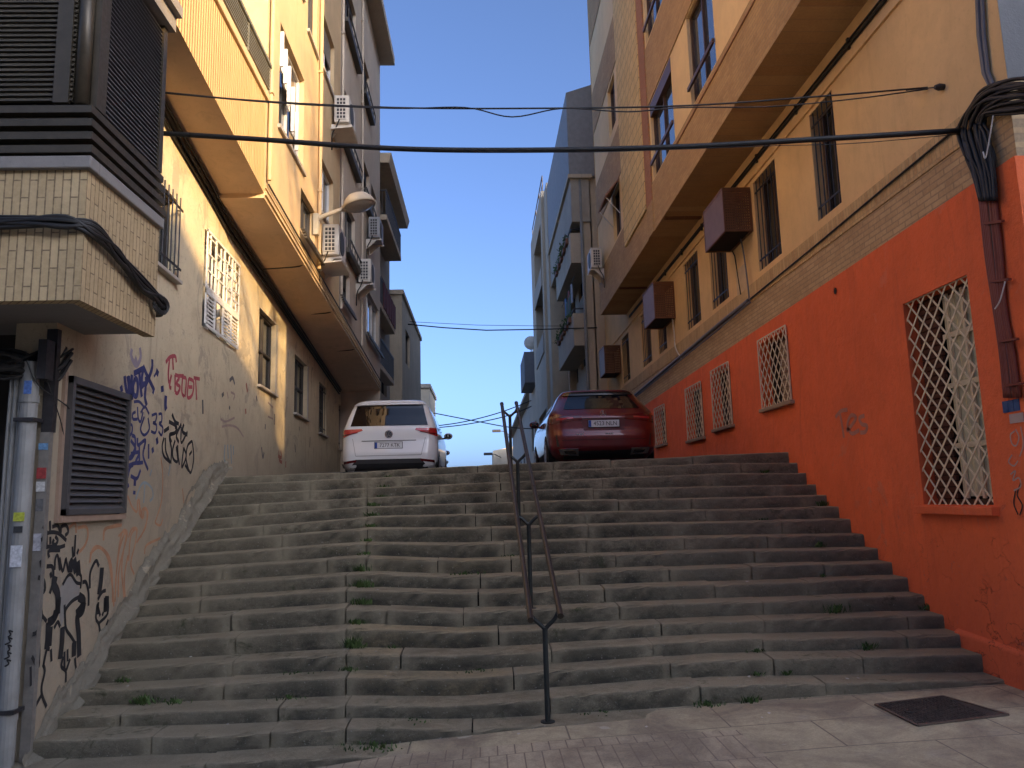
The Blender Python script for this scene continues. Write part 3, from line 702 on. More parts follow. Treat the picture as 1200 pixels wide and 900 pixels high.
# conduits along the wall (follow pipe line measured in the photo)
def wallrun(px, off, r, xf0=4.585, smooth=4):
    return catmull([onp(x, y, xf0, 0, off) for x, y in px], smooth)
mb = MB()
mb.tube(wallrun([(744, 463), (795, 420), (840, 382), (877, 352)], -.03, 0), .035)
mb.tube(wallrun([(744, 466), (795, 424), (842, 386), (875, 357), (878, 350), (872, 300), (868, 280)], -.07, 0), .014)
mb.build('conduit', M['lead'], rb)
mb = MB(); mb.tube([onp(x, y, 4.585, 0, -.03) for x, y in ((877, 352), (960, 284), (1040, 217), (1125, 147))], .012); mb.tube([onp(x, y, 4.585, 0, -.02) for x, y in ((868, 345), (861, 300), (857, 292))], .01)
mb.build('wall_cable', M['cable'], rb)
mb = MB(); mb.tube([(4.565, 6.1, 7.33), (4.565, 14.1, 7.36), (4.565, 22.8, 7.38)], .022); mb.tube([(4.565, 6.1, 7.40), (4.565, 22.8, 7.42)], .014)
for k in range(9): mb.box((4.55, 6.9+k*1.6, 7.30), (4.585, 6.94+k*1.6, 7.44))
mb.build('wall_cable', M['cable'], rb)
mb = MB(); mb.tube([onp(x, y, 4.573, 0, -.012) for x, y in ((1145, -30), (1148, 40), (1154, 85), (1165, 110))], .026); mb.tube([onp(x, y, 4.573, 0, -.014) for x, y in ((1150, -30), (1153, 40), (1158, 85), (1168, 110))], .018)
mb.build('drop_pipe', M['lead'], rb)
mb = MB(); p0 = onp(863, 318, 4.585); p1 = onp(876, 338, 4.585); mb.box((4.57, p1.y, p1.z), (4.59, p0.y, p0.z)); mb.build('wall_plate', simple('pale_plate', (.62, .46, .27), .7), rb)
mb = MB(); p0 = onp(979, 341, 4.56); mb.lathe([(.055, -.006), (.055, .02), (.04, .02), (.04, -.004)], (4.56, p0.y, p0.z), 20, 'x', cap=False); mb.build('vent_ring', M['red'], rb)
mb = MB(); mb.lathe([(.042, -.003), (.042, .004)], (4.56, p0.y, p0.z), 20, 'x'); mb.build('vent_hole', M['interior'], rb)
# scuffed chalk marks and small graffiti on the red wall
def marks(parent, plane, lines, w, mat, name='graffiti', nrm=(-1, 0, 0), off=-.004, sm=5):
    mb = MB()
    for L in lines:
        pts = [onp(x, y, plane[0], plane[1], off) for x, y in L]
        mb.stroke(catmull(pts, sm) if len(pts) > 2 else pts, w, nrm)
    return mb.build(name, mat, parent)
pinkc = simple('faded_chalk', (.48, .20, .14), .95); whitec = simple('white_chalk', (.50, .34, .28), .95)
marks(rb, (4.56, 0), [[(979, 489), (985, 482), (993, 480)], [(984, 483), (987, 500), (989, 513)], [(992, 505), (999, 497), (1003, 489), (997, 487), (993, 498), (998, 508), (1007, 504)], [(1013, 487), (1007, 490), (1010, 497), (1016, 499), (1014, 506), (1008, 507)]], .05, pinkc)
marks(rb, (4.56, 0), [[(1189, 505), (1184, 510), (1186, 520), (1191, 522), (1194, 512), (1190, 503)], [(1186, 533), (1182, 541), (1188, 546), (1193, 540)], [(1184, 556), (1190, 552), (1187, 563), (1194, 560), (1196, 570), (1188, 575)], [(1196, 500), (1199, 520), (1195, 535)]], .014, whitec)
marks(rb, (4.56, 0), [[(1190, 575), (1188, 590), (1193, 603)], [(1196, 566), (1192, 580), (1198, 592), (1195, 604)]], .014, M['cable'])
mb = MB(); a = onp(1175, 470, 4.56); b = onp(1197, 484, 4.56)
for k in range(3):
    y0 = a.y+(b.y-a.y)*k/3; y1 = a.y+(b.y-a.y)*(k+.9)/3; mb.box((4.552, y1, 2.60), (4.562, y0, 2.70))
mb.build('blue_tile', simple('blue_tile', (.04, .09, .22), .35), rb)
mb = MB(); mb.box((4.553, 6.28, 2.50), (4.562, 6.45, 2.58)); mb.build('torn_sticker', simple('torn_paper', (.5, .38, .33), .9), rb)
# ================================================================== LEFT building
XU = lambda y: -2.94-.0131*y      # upper facade plane
ZT = at(462, 74, 24.6).z-.002
YC = 6.55
lb = thing('graffiti_covered_building', 'cream and ochre apartment building with a graffiti covered ground wall and overhanging upper floors', 'building', (-3.6, 6.55, .1))
LW = [(8.35, 9.3, 4.75, 5.75), (10.40, 12.1, 4.42, 5.80), (13.62, 15.0, 4.10, 5.50), (16.95, 18.5, 3.98, 5.28), (20.3, 21.6, 3.84, 5.18), (24.1, 25.4, 3.68, 5.06)]
mb = MB(); facade(mb, XL, -1, YC, 27, -.6, lambda y: 6.6-.02*(y-6), LW+[], .2)
mb.face([(XL(YC), YC, -.6), (-3.95, YC, -.6), (-3.95, YC, 3.6), (XL(YC), YC, 3.6)])
mb.face([(XL(YC), YC, 3.6), (-9, YC, 3.6), (-9, YC, ZT), (XL(YC), YC, ZT)])
mb.face([(-3.95, YC, -.6), (-3.95, YC+.5, -.6), (-3.95, YC+.5, 3.6), (-3.95, YC, 3.6)])
mb.face([(-6.4, YC, -.6), (-12, YC, -.6), (-12, YC, 3.6), (-6.4, YC, 3.6)])
mb.face([(-12, YC, -.6), (-12, 27, -.6), (-12, 27, ZT), (-12, YC, ZT)])
mb.build('graffiti_wall', M['left_plaster'], lb)
mb = MB(); mb.box((-6.4, YC+.45, -.6), (-3.95, YC+.5, 3.6)); mb.build('dark_doorway', M['interior'], lb)
# windows of the ground wall
window(lb, XL, -1, LW[0], .12, 'window_frame_dark', 'glass', mull=1, sillm='sill', sillp=.08)
bars(lb, XL, -1, LW[0], n=7, off=.06)
f1 = window(lb, XL, -1, LW[1], .12, 'frame_white', 'glass', mull=2, t=.04)
# white slatted security shutters on the second window
g = MB(); a, b, za, zb = LW[1]; X = lambda s, o=0: XL(s)+.05+o
def pb(g, s0, s1, z0, z1, o=0, t=.02):
    g.hexa([(X(s0, o), s0, z0), (X(s0, o-t), s0, z0), (X(s1, o-t), s1, z0), (X(s1, o), s1, z0)], [(X(s0, o), s0, z1), (X(s0, o-t), s0, z1), (X(s1, o-t), s1, z1), (X(s1, o), s1, z1)])
for k in range(5): s = a+(b-a)*k/4; pb(g, max(a, s-.03), min(b, s+.03), za, zb)
for z in (za, za+.46, za+.50, zb-.04): pb(g, a, b, z, z+.04, .002)
rn = random.Random(5)
for k in range(4):
    s0 = a+(b-a)*k/4+.03; s1 = a+(b-a)*(k+1)/4-.03
    for z in [za+.07+i*.055 for i in range(7)]: pb(g, s0, s1, z, z+.022, -.004, .012) if k != 1 else None
    zc = za+.55
    while zc < zb-.1:
        hgt = rn.choice((.16, .2, .24)); sm = s0+(s1-s0)*rn.choice((.35, .6))
        pb(g, s0, s1, zc, zc+.025, -.003); pb(g, sm-.012, sm+.012, zc, min(zb, zc+hgt), -.002); zc += hgt
g.build('white_security_shutter', M['white_metal'], lb)
for h in LW[2:]:
    window(lb, XL, -1, h, .12, 'window_frame_dark', 'glass', mull=1, trans=1, t=.05, sillm='sill', sillp=.07)
    bars(lb, XL, -1, h, n=4, off=-.03, r=.007) if h in LW[4:] else None
g = MB(); a, b, za, zb = LW[2]; g.box((XL(b)+.004, b-.0, za), (XL(b)+.02, b+.10, zb)); g.build('window_surround', M['sill'], lb)
g = MB(); a, b, za, zb = LW[3]; g.box((XL(b)+.004, b-.0, za), (XL(b)+.02, b+.10, zb)); g.build('window_surround', M['sill'], lb)
# ventilation louvre
g = MB(); a, b, za, zb = 6.74, 8.0, 1.93, 3.13; X = lambda s, o=0: XL(s)+o
def bx2(g, s0, s1, z0, z1, o0, o1):
    g.hexa([(X(s0, o0), s0, z0), (X(s0, o1), s0, z0), (X(s1, o1), s1, z0), (X(s1, o0), s1, z0)], [(X(s0, o0), s0, z1), (X(s0, o1), s0, z1), (X(s1, o1), s1, z1), (X(s1, o0), s1, z1)])
for s0, s1, z0, z1 in ((a, a+.05, za, zb), (b-.05, b, za, zb), (a, b, za, za+.05), (a, b, zb-.06, zb)): bx2(g, s0, s1, z0, z1, .0, .075)
k = 19
for i in range(k):
    z0 = za+.05+(zb-za-.11)*i/k; z1 = z0+(zb-za-.11)/k
    g.hexa([(X(a+.05, .06), a+.05, z0), (X(a+.05, .048), a+.05, z0), (X(b-.05, .048), b-.05, z0), (X(b-.05, .06), b-.05, z0)], [(X(a+.05, .012), a+.05, z1), (X(a+.05, .0), a+.05, z1), (X(b-.05, .0), b-.05, z1), (X(b-.05, .012), b-.05, z1)])
lv = g.build('ventilation_louvre', M['shutter_grey'], lb)
g = MB(); bx2(g, a-.03, b+.03, za-.06, za-.004, .0, .06); bx2(g, a-.05, a-.004, za-.06, zb+.03, .0, .03); g.build('louvre_frame', simple('bare_wood', (.30, .21, .15), .85), lv)
# corner guard, rain pipe and conduits
XC = XL(YC)
g = MB(); g.box((XC-.07, YC-.03, -.4), (XC+.012, YC+.02, 2.62)); cg = g.build('corner_guard', metal('scratched_guard', (.22, .205, .18), .55, .3), lb)
g = MB(); g.box((XC-.07, YC-.02, 2.62), (XC+.02, YC+.04, 3.5)); g.build('corner_angle', M['dark_metal'], lb)
g = MB(); g.tube([(-3.742, 6.45, -.4), (-3.742, 6.45, 3.2)], .064, 16); g.tube([(-3.742, 6.45, 2.86), (-3.742, 6.45, 2.92)], .072, 16); g.tube([(-3.742, 6.45, .36), (-3.742, 6.45, .42)], .069, 16); dp = g.build('rain_pipe', M['zinc'], lb, smooth=False)
g = MB(); g.box((-3.82, 6.375, .42), (-3.66, 6.52, .45)); g.box((-3.82, 6.375, 2.70), (-3.66, 6.52, 2.73)); g.build('pipe_bracket', M['dark_metal'], dp)
for x_, r_ in ((-3.83, .016), (-3.872, .02), (-3.915, .014)):
    g = MB(); g.tube([(x_, 6.47, -.4), (x_, 6.47, 2.5), (x_+.01, 6.47, 3.3)], r_); g.build('conduit', simple('grey_conduit', (.22, .22, .21), .6), lb)
rn = random.Random(11)
for k in range(14):
    a0 = Vector((XC+rn.uniform(-.1, .0), YC-.02+rn.uniform(-.08, .04), 3.2+rn.uniform(-.15, .15)))
    g = MB(); g.tube(catmull([Vector((-4.4, 6.4, 3.28+rn.uniform(-.14, .12))), Vector((-3.9, 6.38+rn.uniform(-.05, .05), 3.2+rn.uniform(-.16, .1))), a0, a0+Vector((.03, .2, .12+rn.uniform(-.1, .1)))], 5), rn.uniform(.01, .026), 6)
    g.build('cable', M['cable'], lb)
g = MB(); g.box((XC-.05, 6.38, 3.05), (XC+.02, 6.5, 3.38)); g.build('junction_box', M['dark_metal'], lb)
g = MB(); g.tube(catmull([(-3.74, 6.37, 3.2), (-3.66, 6.42, 3.0), (-3.57, 6.7, 2.86), (-3.60, 6.82, 2.8)], 5), .006, 5); g.tube(catmull([(-3.62, 6.42, 3.1), (-3.58, 6.62, 2.75), (-3.60, 6.76, 2.55)], 5), .005, 5); g.build('loose_wire', M['cable'], lb)
stk = [((1, 6.385, 2.98), .06, .11, (.08, .16, .42)), ((0, 6.517, 2.50), .075, .055, (.12, .25, .42)), ((0, 6.516, 2.28), .075, .09, (.30, .04, .04)), ((0, 6.515, 2.17), .07, .08, (.5, .5, .48)), ((1, 6.384, 1.93), .085, .07, (.42, .45, .05)), ((1, 6.383, 1.83), .07, .05, (.03, .03, .03)), ((1, 6.382, 1.62), .09, .17, (.52, .53, .54)), ((0, 6.516, 1.72), .06, .14, (.4, .4, .43)), ((0, 6.515, 2.02), .06, .1, (.12, .12, .12))]
for (w_, y_, z_), sw, sh, c_ in stk:
    x_ = -3.725 if w_ else XC-.035
    g = MB(); g.box((x_-sw/2, y_-.003, z_-sh/2), (x_+sw/2, y_+.002, z_+sh/2)); o_ = g.build('sticker', simple('sticker_paper', c_, .7, var=.35, sc=40), lb)
g = MB()
for k in range(5): g.stroke(catmull([(-3.75+.02*random.uniform(-1, 1), 6.384, .78+.055*k), (-3.725, 6.38, .80+.055*k), (-3.74, 6.382, .83+.055*k), (-3.71, 6.384, .82+.055*k)], 4), .012, (0, -1, 0))
g.build('pipe_graffiti', M['cable'], lb)

# ---- graffiti traced on the wall
def tr(base, lines, k=130/900.): return [[(base[0]+x*k, base[1]+y*k) for x, y in L] for L in lines]
blue = simple('blue_spray_paint', (.035, .04, .13), .8, var=.3, sc=20); red_ = simple('red_spray_paint', (.36, .07, .085), .85, var=.3, sc=20)
blk = simple('black_spray_paint', (.018, .018, .02), .7, var=.3); brn = simple('faded_orange_spray', (.38, .20, .11), .9, var=.2); teal = simple('teal_spray', (.22, .26, .26), .9)
P0 = (-3.282, -.05); NL = (1, .05, 0)
A = (120, 390); B = (120, 500); Cc = (20, 590); D = (20, 700)
marks(lb, P0, tr(A, [
 [(180, 350), (190, 440), (215, 555)], [(215, 555), (215, 440), (205, 350)], [(240, 340), (235, 430), (240, 545)], [(215, 350), (222, 450), (240, 545)],
 [(265, 370), (250, 430), (255, 500), (278, 510), (288, 440), (280, 380), (262, 372)], [(300, 310), (305, 400), (320, 520)], [(255, 330), (330, 290)], [(330, 270), (360, 340), (420, 465)],
 [(405, 215), (400, 300), (345, 440)], [(310, 430), (350, 420), (345, 520), (360, 590)], [(150, 430), (160, 480)], [(345, 380), (390, 375)], [(330, 300), (320, 380), (330, 450)]]), 0.0630, blue, nrm=NL, off=.004)
marks(lb, P0, tr(A, [[(240, 130), (235, 190), (275, 265), (310, 200), (305, 120)], [(265, 200), (280, 240)]]), .06, simple('thin_blue_mist', (.26, .22, .26), .9), nrm=NL, off=.004)
marks(lb, P0, tr(A, [[(485, 430), (488, 480)], [(515, 510), (512, 590), (518, 625)], [(410, 460), (420, 480)], [(425, 330), (430, 350)], [(450, 300), (440, 345)]]), 0.0862, blue, nrm=NL, off=.005)
marks(lb, P0, tr(A, [
 [(180, 680), (215, 660), (230, 700), (200, 740), (240, 750), (235, 820), (190, 840)], [(195, 670), (185, 760), (180, 830)], [(270, 640), (245, 660), (250, 700), (285, 700)],
 [(285, 600), (290, 690), (310, 720), (330, 640)], [(310, 650), (345, 600), (380, 660)], [(340, 680), (310, 780), (340, 830), (380, 780), (370, 690)], [(400, 670), (440, 660), (430, 720), (410, 730), (440, 750), (430, 810), (395, 800)],
 [(455, 660), (480, 660), (480, 720), (460, 735), (490, 770), (480, 830), (455, 800)], [(255, 560), (300, 560), (345, 610)], [(170, 700), (170, 830)]]), 0.0336, blue, nrm=NL, off=.004)
marks(lb, P0, tr(B, [
 [(150, 180), (200, 250), (160, 300), (140, 260)], [(205, 110), (190, 200), (230, 260), (270, 180), (230, 110)], [(240, 70), (265, 90), (260, 190), (200, 280)], [(285, 90), (290, 150), (350, 110), (330, 230), (370, 350)],
 [(230, 220), (300, 210), (270, 290), (330, 290)], [(150, 370), (190, 330), (250, 300), (300, 290)], [(375, 140), (375, 260)], [(205, 410), (225, 330), (250, 310)], [(230, 400), (280, 420), (310, 350)], [(125, 520), (165, 540), (215, 470)],
 [(300, 150), (300, 280)], [(170, 230), (180, 310)], [(350, 100), (340, 180)]]), 0.0420, blue, nrm=NL, off=.004)
marks(lb, P0, tr(B, [[(265, 430), (262, 480)], [(260, 520), (258, 550)], [(150, 580), (145, 640)], [(178, 620), (176, 655)], [(130, 680), (128, 715)], [(440, 90), (448, 140)], [(405, 170), (412, 210)]]), 0.0633, blue, nrm=NL, off=.005)
marks(lb, P0, tr(B, [[(500, 90), (485, 160), (500, 240), (550, 290)], [(550, 290), (515, 200), (510, 90)], [(590, 0), (600, 40), (545, 80), (560, 180), (555, 300)], [(590, 110), (570, 190), (575, 260), (610, 280), (600, 160)],
 [(610, 150), (615, 240), (625, 310)], [(640, 0), (640, 130), (690, 40)], [(660, 170), (650, 250), (645, 330), (680, 240), (660, 170)], [(720, 120), (690, 160), (680, 270), (715, 375), (740, 260), (730, 130), (715, 125)], [(705, 230), (725, 200)], [(670, 310), (700, 360)]]), 0.0392, blk, nrm=NL, off=.004)
marks(lb, P0, tr(A, [[(565, 660), (590, 720), (620, 740)], [(540, 720), (600, 760), (590, 810), (545, 830), (560, 890)], [(640, 740), (600, 830), (620, 890)], [(660, 740), (650, 800), (690, 830)], [(500, 800), (540, 770)]]), 0.0490, blk, nrm=NL, off=.004)
marks(lb, P0, tr(A, [[(515, 240), (545, 200), (590, 190), (600, 240)], [(545, 210), (535, 330), (540, 410)], [(560, 340), (545, 430), (560, 450)], [(590, 340), (590, 480)], [(590, 340), (625, 360), (600, 410), (630, 440), (610, 490), (590, 480)],
 [(650, 360), (645, 480), (665, 520)], [(650, 360), (680, 380), (670, 520)], [(700, 370), (690, 520), (730, 500), (740, 400), (700, 370)], [(700, 440), (730, 440)], [(755, 360), (765, 545)], [(740, 365), (790, 375)], [(620, 350), (660, 350)], [(570, 200), (575, 300)]]), 0.0490, red_, nrm=NL, off=.004)
marks(lb, P0, tr(Cc, [[(210, 180), (240, 230), (220, 330)], [(195, 300), (250, 240), (330, 240), (400, 300)], [(285, 190), (330, 180), (350, 230)], [(355, 240), (360, 190), (400, 180), (415, 230), (390, 260)], [(240, 260), (240, 345)],
 [(200, 370), (260, 350), (340, 355), (390, 340)], [(268, 140), (268, 230)], [(260, 440), (260, 385), (350, 380)], [(300, 290), (290, 320), (310, 335), (330, 300), (310, 265)], [(270, 270), (270, 330)]]), 0.0336, blk, nrm=NL, off=.004)
marks(lb, P0, tr(Cc, [[(305, 540), (310, 450), (330, 425), (350, 540)], [(345, 440), (370, 550), (395, 450)], [(395, 440), (420, 550), (440, 450), (470, 540)], [(475, 255), (465, 430)], [(450, 350), (455, 440)], [(370, 660), (410, 590), (440, 580), (480, 640), (515, 650)], [(500, 370), (485, 410)], [(480, 560), (520, 590), (515, 690)]]), 0.0308, blk, nrm=NL, off=.004)
marks(lb, P0, tr(Cc, [[(440, 470), (430, 560)], [(460, 450), (480, 560)], [(490, 470), (500, 580)], [(310, 590), (300, 660), (330, 740), (330, 900)], [(690, 520), (680, 640), (665, 740)], [(480, 900), (520, 850), (540, 790), (500, 755)], [(730, 750), (720, 860)]]), 0.0862, blk, nrm=NL, off=.005)
marks(lb, P0, tr(Cc, [[(590, 690), (595, 560), (640, 465), (665, 510)], [(655, 780), (690, 720), (720, 705)], [(530, 640), (560, 640), (580, 720), (580, 830)], [(385, 900), (400, 850), (450, 790), (510, 755)], [(190, 460), (205, 540)], [(240, 510), (290, 520), (290, 640), (265, 730)], [(170, 600), (215, 620), (225, 700), (180, 745)], [(190, 820), (200, 900)], [(660, 800), (655, 900)], [(740, 760), (735, 900)], [(270, 560), (280, 600)]]), 0.0364, blk, nrm=NL, off=.004)
marks(lb, P0, tr(D, [[(340, 0), (330, 90), (300, 170), (250, 210)], [(255, 200), (250, 320), (240, 420)], [(270, 240), (260, 400)], [(545, 40), (530, 110), (490, 160), (500, 300), (505, 480)], [(370, 240), (365, 360), (350, 500)], [(465, 360), (460, 480)], [(720, 0), (715, 120)], [(290, 140), (320, 160)]]), 0.0805, blk, nrm=NL, off=.005)
marks(lb, P0, tr(D, [[(385, 60), (390, 180), (400, 260), (440, 320), (470, 370)], [(205, 150), (240, 195)], [(190, 60), (200, 160), (160, 280), (125, 300)], [(275, 420), (280, 520)], [(210, 570), (240, 430), (265, 420)], [(300, 250), (330, 200), (350, 240)], [(180, 290), (175, 560), (120, 480)], [(110, 560), (112, 720)],
 [(210, 540), (225, 600), (200, 720), (205, 800), (240, 890)], [(200, 790), (150, 880)], [(375, 480), (360, 560), (395, 600), (395, 690)], [(385, 440), (385, 590)], [(410, 420), (410, 520)], [(430, 500), (400, 590)], [(470, 490), (480, 600)], [(650, 60), (640, 170), (665, 220), (675, 300)], [(650, 50), (675, 150)], [(740, 0), (735, 130), (665, 210)], [(690, 150), (700, 120)], [(740, 180), (720, 240)]]), 0.0336, blk, nrm=NL, off=.004)
mb = MB(); g3 = lambda x, y: (20+x*.14444, 590+y*.14444)
poly = [g3(*p) for p in ((345, 690), (410, 600), (470, 600), (510, 690), (500, 760), (400, 840), (360, 1010), (340, 900))]
mb.face([onp(x, y, -3.282, -.05, .002) for x, y in poly]); mb.build('graffiti', simple('grey_spray_fill', (.25, .235, .21), .9), lb)
marks(lb, P0, tr(Cc, [[(490, 200), (560, 190), (575, 260), (550, 340), (500, 400)], [(420, 200), (470, 160), (480, 240)], [(590, 480), (610, 380), (660, 350), (740, 420), (770, 560), (775, 800)], [(700, 300), (710, 210), (780, 190), (850, 175)], [(800, 620), (830, 380), (880, 225), (890, 280), (830, 520), (820, 760)], [(880, 800), (870, 600), (900, 420)]]), 0.0308, brn, nrm=NL, off=.003)
marks(lb, P0, tr(B, [[(130, 890), (170, 850), (190, 870), (200, 900)], [(210, 900), (240, 830), (280, 830), (275, 900)], [(310, 900), (350, 800), (370, 700), (340, 670), (330, 740), (300, 700), (300, 600), (285, 610), (280, 690), (240, 650), (205, 560)], [(475, 250), (490, 400), (480, 600), (440, 740), (430, 780), (470, 800), (490, 750)], [(180, 380), (180, 450), (215, 490)], [(650, 500), (660, 620)]]), 0.0280, brn, nrm=NL, off=.003)
marks(lb, P0, tr((100, 540), [[(80, 350), (90, 300), (150, 280)], [(130, 620), (140, 450), (160, 320), (180, 320), (160, 460), (170, 600)], [(190, 440), (200, 330), (225, 300), (220, 360), (200, 450), (215, 500)], [(225, 360), (265, 290), (270, 215), (250, 215), (250, 250), (235, 180)], [(260, 410), (270, 370), (330, 340)], [(20, 410), (60, 380), (100, 430), (120, 560), (125, 640)]], k=220/825.), 0.0308, brn, nrm=NL, off=.0034)
marks(lb, P0, tr(B, [[(270, 590), (310, 480), (350, 455), (400, 500), (410, 570), (385, 605)], [(345, 460), (335, 620)], [(550, 310), (535, 400)], [(385, 400), (400, 350)]]), 0.0308, teal, nrm=NL, off=.003)
E_ = (230, 440)
marks(lb, P0, tr(E_, [[(225, 540), (220, 660), (250, 690)], [(245, 540), (250, 650)], [(270, 540), (275, 690)], [(290, 550), (290, 620)]], k=.15), 0.0560, teal, nrm=NL, off=.003)
marks(lb, P0, tr(E_, [[(645, 590), (650, 660), (670, 680)], [(660, 590), (665, 640), (640, 630)], [(700, 670), (698, 720)], [(390, 60), (400, 130)], [(385, 260), (388, 300)]], k=.15), .07, simple('faded_red_spray', (.28, .09, .06), .9), nrm=NL, off=.003)
marks(lb, P0, tr(E_, [[(613, 300), (612, 385)], [(260, 40), (285, 20), (300, 70)], [(215, 140), (200, 160)], [(262, 240), (258, 265)], [(540, 380), (538, 420)], [(470, 160), (475, 200)], [(50, 190), (52, 300)], [(510, 560), (520, 640), (530, 600)], [(890, 480), (885, 560)], [(770, 540), (775, 600)], [(805, 400), (807, 430)]], k=.15), .06, simple('faded_black_spray', (.10, .095, .095), .9), nrm=NL, off=.003)
marks(lb, P0, tr(E_, [[(270, 130), (300, 150), (290, 190)], [(240, 130), (250, 180)], [(560, 210), (600, 250)], [(560, 320), (600, 340)], [(190, 340), (230, 360), (300, 330)], [(200, 400), (260, 390), (320, 410), (370, 480)]], k=.15), .035, simple('mauve_smear', (.30, .22, .19), .9), nrm=NL, off=.003)

# ---- corner balcony with tan tiles and dark shutters
bx0, bx1, by0, by1 = -9.0, -3.0, 5.72, 7.05
cb = thing('enclosed_corner_balcony', 'tan tiled corner balcony enclosed with dark shutters, jutting over the left pavement', 'balcony', (-3.3, 6.4, 3.55))
g = MB(); g.box((bx0, by0+.01, 3.56), (bx1-.01, by1-.01, 3.70)); g.build('slab', M['slab'], cb)
def band(g, z0, z1, o=0, zi=None):
    g.box((bx0, by0-o, z0), (bx1+o, by0+.10, z1)); g.box((bx1-.10, by0+.10, z0), (bx1+o, by1, z1))
g = MB(); band(g, 3.53, 4.56); g.build('tiled_parapet', M['tan_tile'], cb)
g = MB(); band(g, 4.56, 4.66, .045); g.build('cement_sill', M['slab'], cb, bevel=.01)
g = MB()
for k in range(4): band(g, 4.68+k*.115, 4.68+k*.115+.06, .055-.012*k)
band(g, 4.66, 5.12, -.05)
g.build('ribbed_base', M['bronze'], cb)
g = MB(); k = 34
for i in range(k):
    z0 = 5.14+i*.042; z1 = z0+.036
    for (p, q) in (((-4.9, by0), (-3.16, by0)), ((-8.9, by0), (-4.98, by0))):
        g.hexa([(p[0], by0+.01, z0), (q[0], by0+.01, z0), (q[0], by0+.05, z0), (p[0], by0+.05, z0)], [(p[0], by0+.03, z1), (q[0], by0+.03, z1), (q[0], by0+.05, z1), (p[0], by0+.05, z1)])
g.build('front_shutter', M['shutter_dark'], cb)
g = MB()
for i in range(k):
    z0 = 5.14+i*.042; z1 = z0+.036
    g.hexa([(bx1-.05, 5.95, z0), (bx1-.01, 5.95, z0), (bx1-.01, 6.97, z0), (bx1-.05, 6.97, z0)], [(bx1-.05, 5.95, z1), (bx1-.03, 5.95, z1), (bx1-.03, 6.97, z1), (bx1-.05, 6.97, z1)])
g.build('side_shutter', simple('side_grey_shutter', (.085, .08, .08), .5), cb)
g = MB(); g.tube([(bx1-.10, by0+.05, 5.12), (bx1-.10, by0+.05, 6.6)], .055, 16); g.build('corner_post', M['bronze'], cb, smooth=True)
for a_, b_ in (((bx1-.05, 5.80, 5.12), (bx1+.0, 5.95, 6.6)), ((bx1-.05, 6.97, 5.12), (bx1+.0, by1, 6.6)), ((-3.30, by0, 5.12), (-3.18, by0+.05, 6.6)), ((-4.98, by0, 5.12), (-4.9, by0+.05, 6.6))):
    g = MB(); g.box(a_, b_); g.build('frame_post', M['bronze'], cb)
g = MB(); g.box((bx0, by0-.05, 6.6), (bx1+.06, by1+.04, 6.75)); g.box((bx0, by0-.1, 6.75), (bx1+.12, by1+.04, 6.86)); g.build('roof_cap', M['slab'], cb)
g = MB(); g.box((bx0, by0+.1, 4.7), (bx1-.06, by1-.05, 6.6)); g.build('enclosed_room', M['interior'], cb)

zb2_ = lambda y: 6.34-.0575*(y-10.95)
# ---- first overhang: ribbed parapet lit by the sun
zb1 = lambda y: 6.86-.125*(y-7.2)
g = MB(); facade(g, XU, -1, 7.22, 10.68, zb1, 7.86)
for y in (7.22, 10.68): g.face([(XU(y), y, zb1(y)), (XL(y), y, zb1(y)), (XL(y), y, 7.86), (XU(y), y, 7.86)])
g.build('ribbed_parapet', M['ribbed'], lb)
g = MB(); g.face([(XU(7.22), 7.22, zb1(7.22)), (XL(7.22)-.02, 7.22, zb1(7.22)), (XL(10.68)-.02, 10.68, zb1(10.68)), (XU(10.68), 10.68, zb1(10.68))]); g.build('overhang_soffit', M['left_soffit'], lb)
g = MB(); g.hexa([(XU(7.22)+.04, 7.18, 7.86), (XU(7.22)-.3, 7.18, 7.86), (XU(10.7)-.3, 10.72, 7.86), (XU(10.7)+.04, 10.72, 7.86)], [(XU(7.22)+.04, 7.18, 7.98), (XU(7.22)-.3, 7.18, 7.98), (XU(10.7)-.3, 10.72, 7.98), (XU(10.7)+.04, 10.72, 7.98)]); g.build('parapet_cap', M['left_upper'], lb, bevel=.01)
g = MB()
for k in range(7):
    z = 8.04+k*.05; g.bar((XU(7.2)+.03, 7.2, z), (XU(10.7)+.03, 10.72, z), .03, .02)
for y in (7.2, 8.4, 9.6, 10.7): g.bar((XU(y)+.03, y, 7.98), (XU(y)+.03, y, 8.40), .04, .04)
g.bar((XU(7.2)+.03, 7.2, 8.41), (XU(10.7)+.03, 10.72, 8.41), .07, .05)
g.build('balcony_rail', simple('green_grey_rail', (.20, .20, .16), .5, .2), lb)
for y in (13.4, 16.2, 19.4):
    g = MB(); g.tube(catmull([(XU(y)+.01, y, zb2_(y)+.05), (XU(y)-.1, y, zb2_(y)-.02), ((XU(y)+XL(y))/2, y+.05, zb2_(y)-.03), (XL(y)+.05, y+.1, zb2_(y)-.03)], 4), .012, 6); g.build('wall_cable', M['cable'], lb)
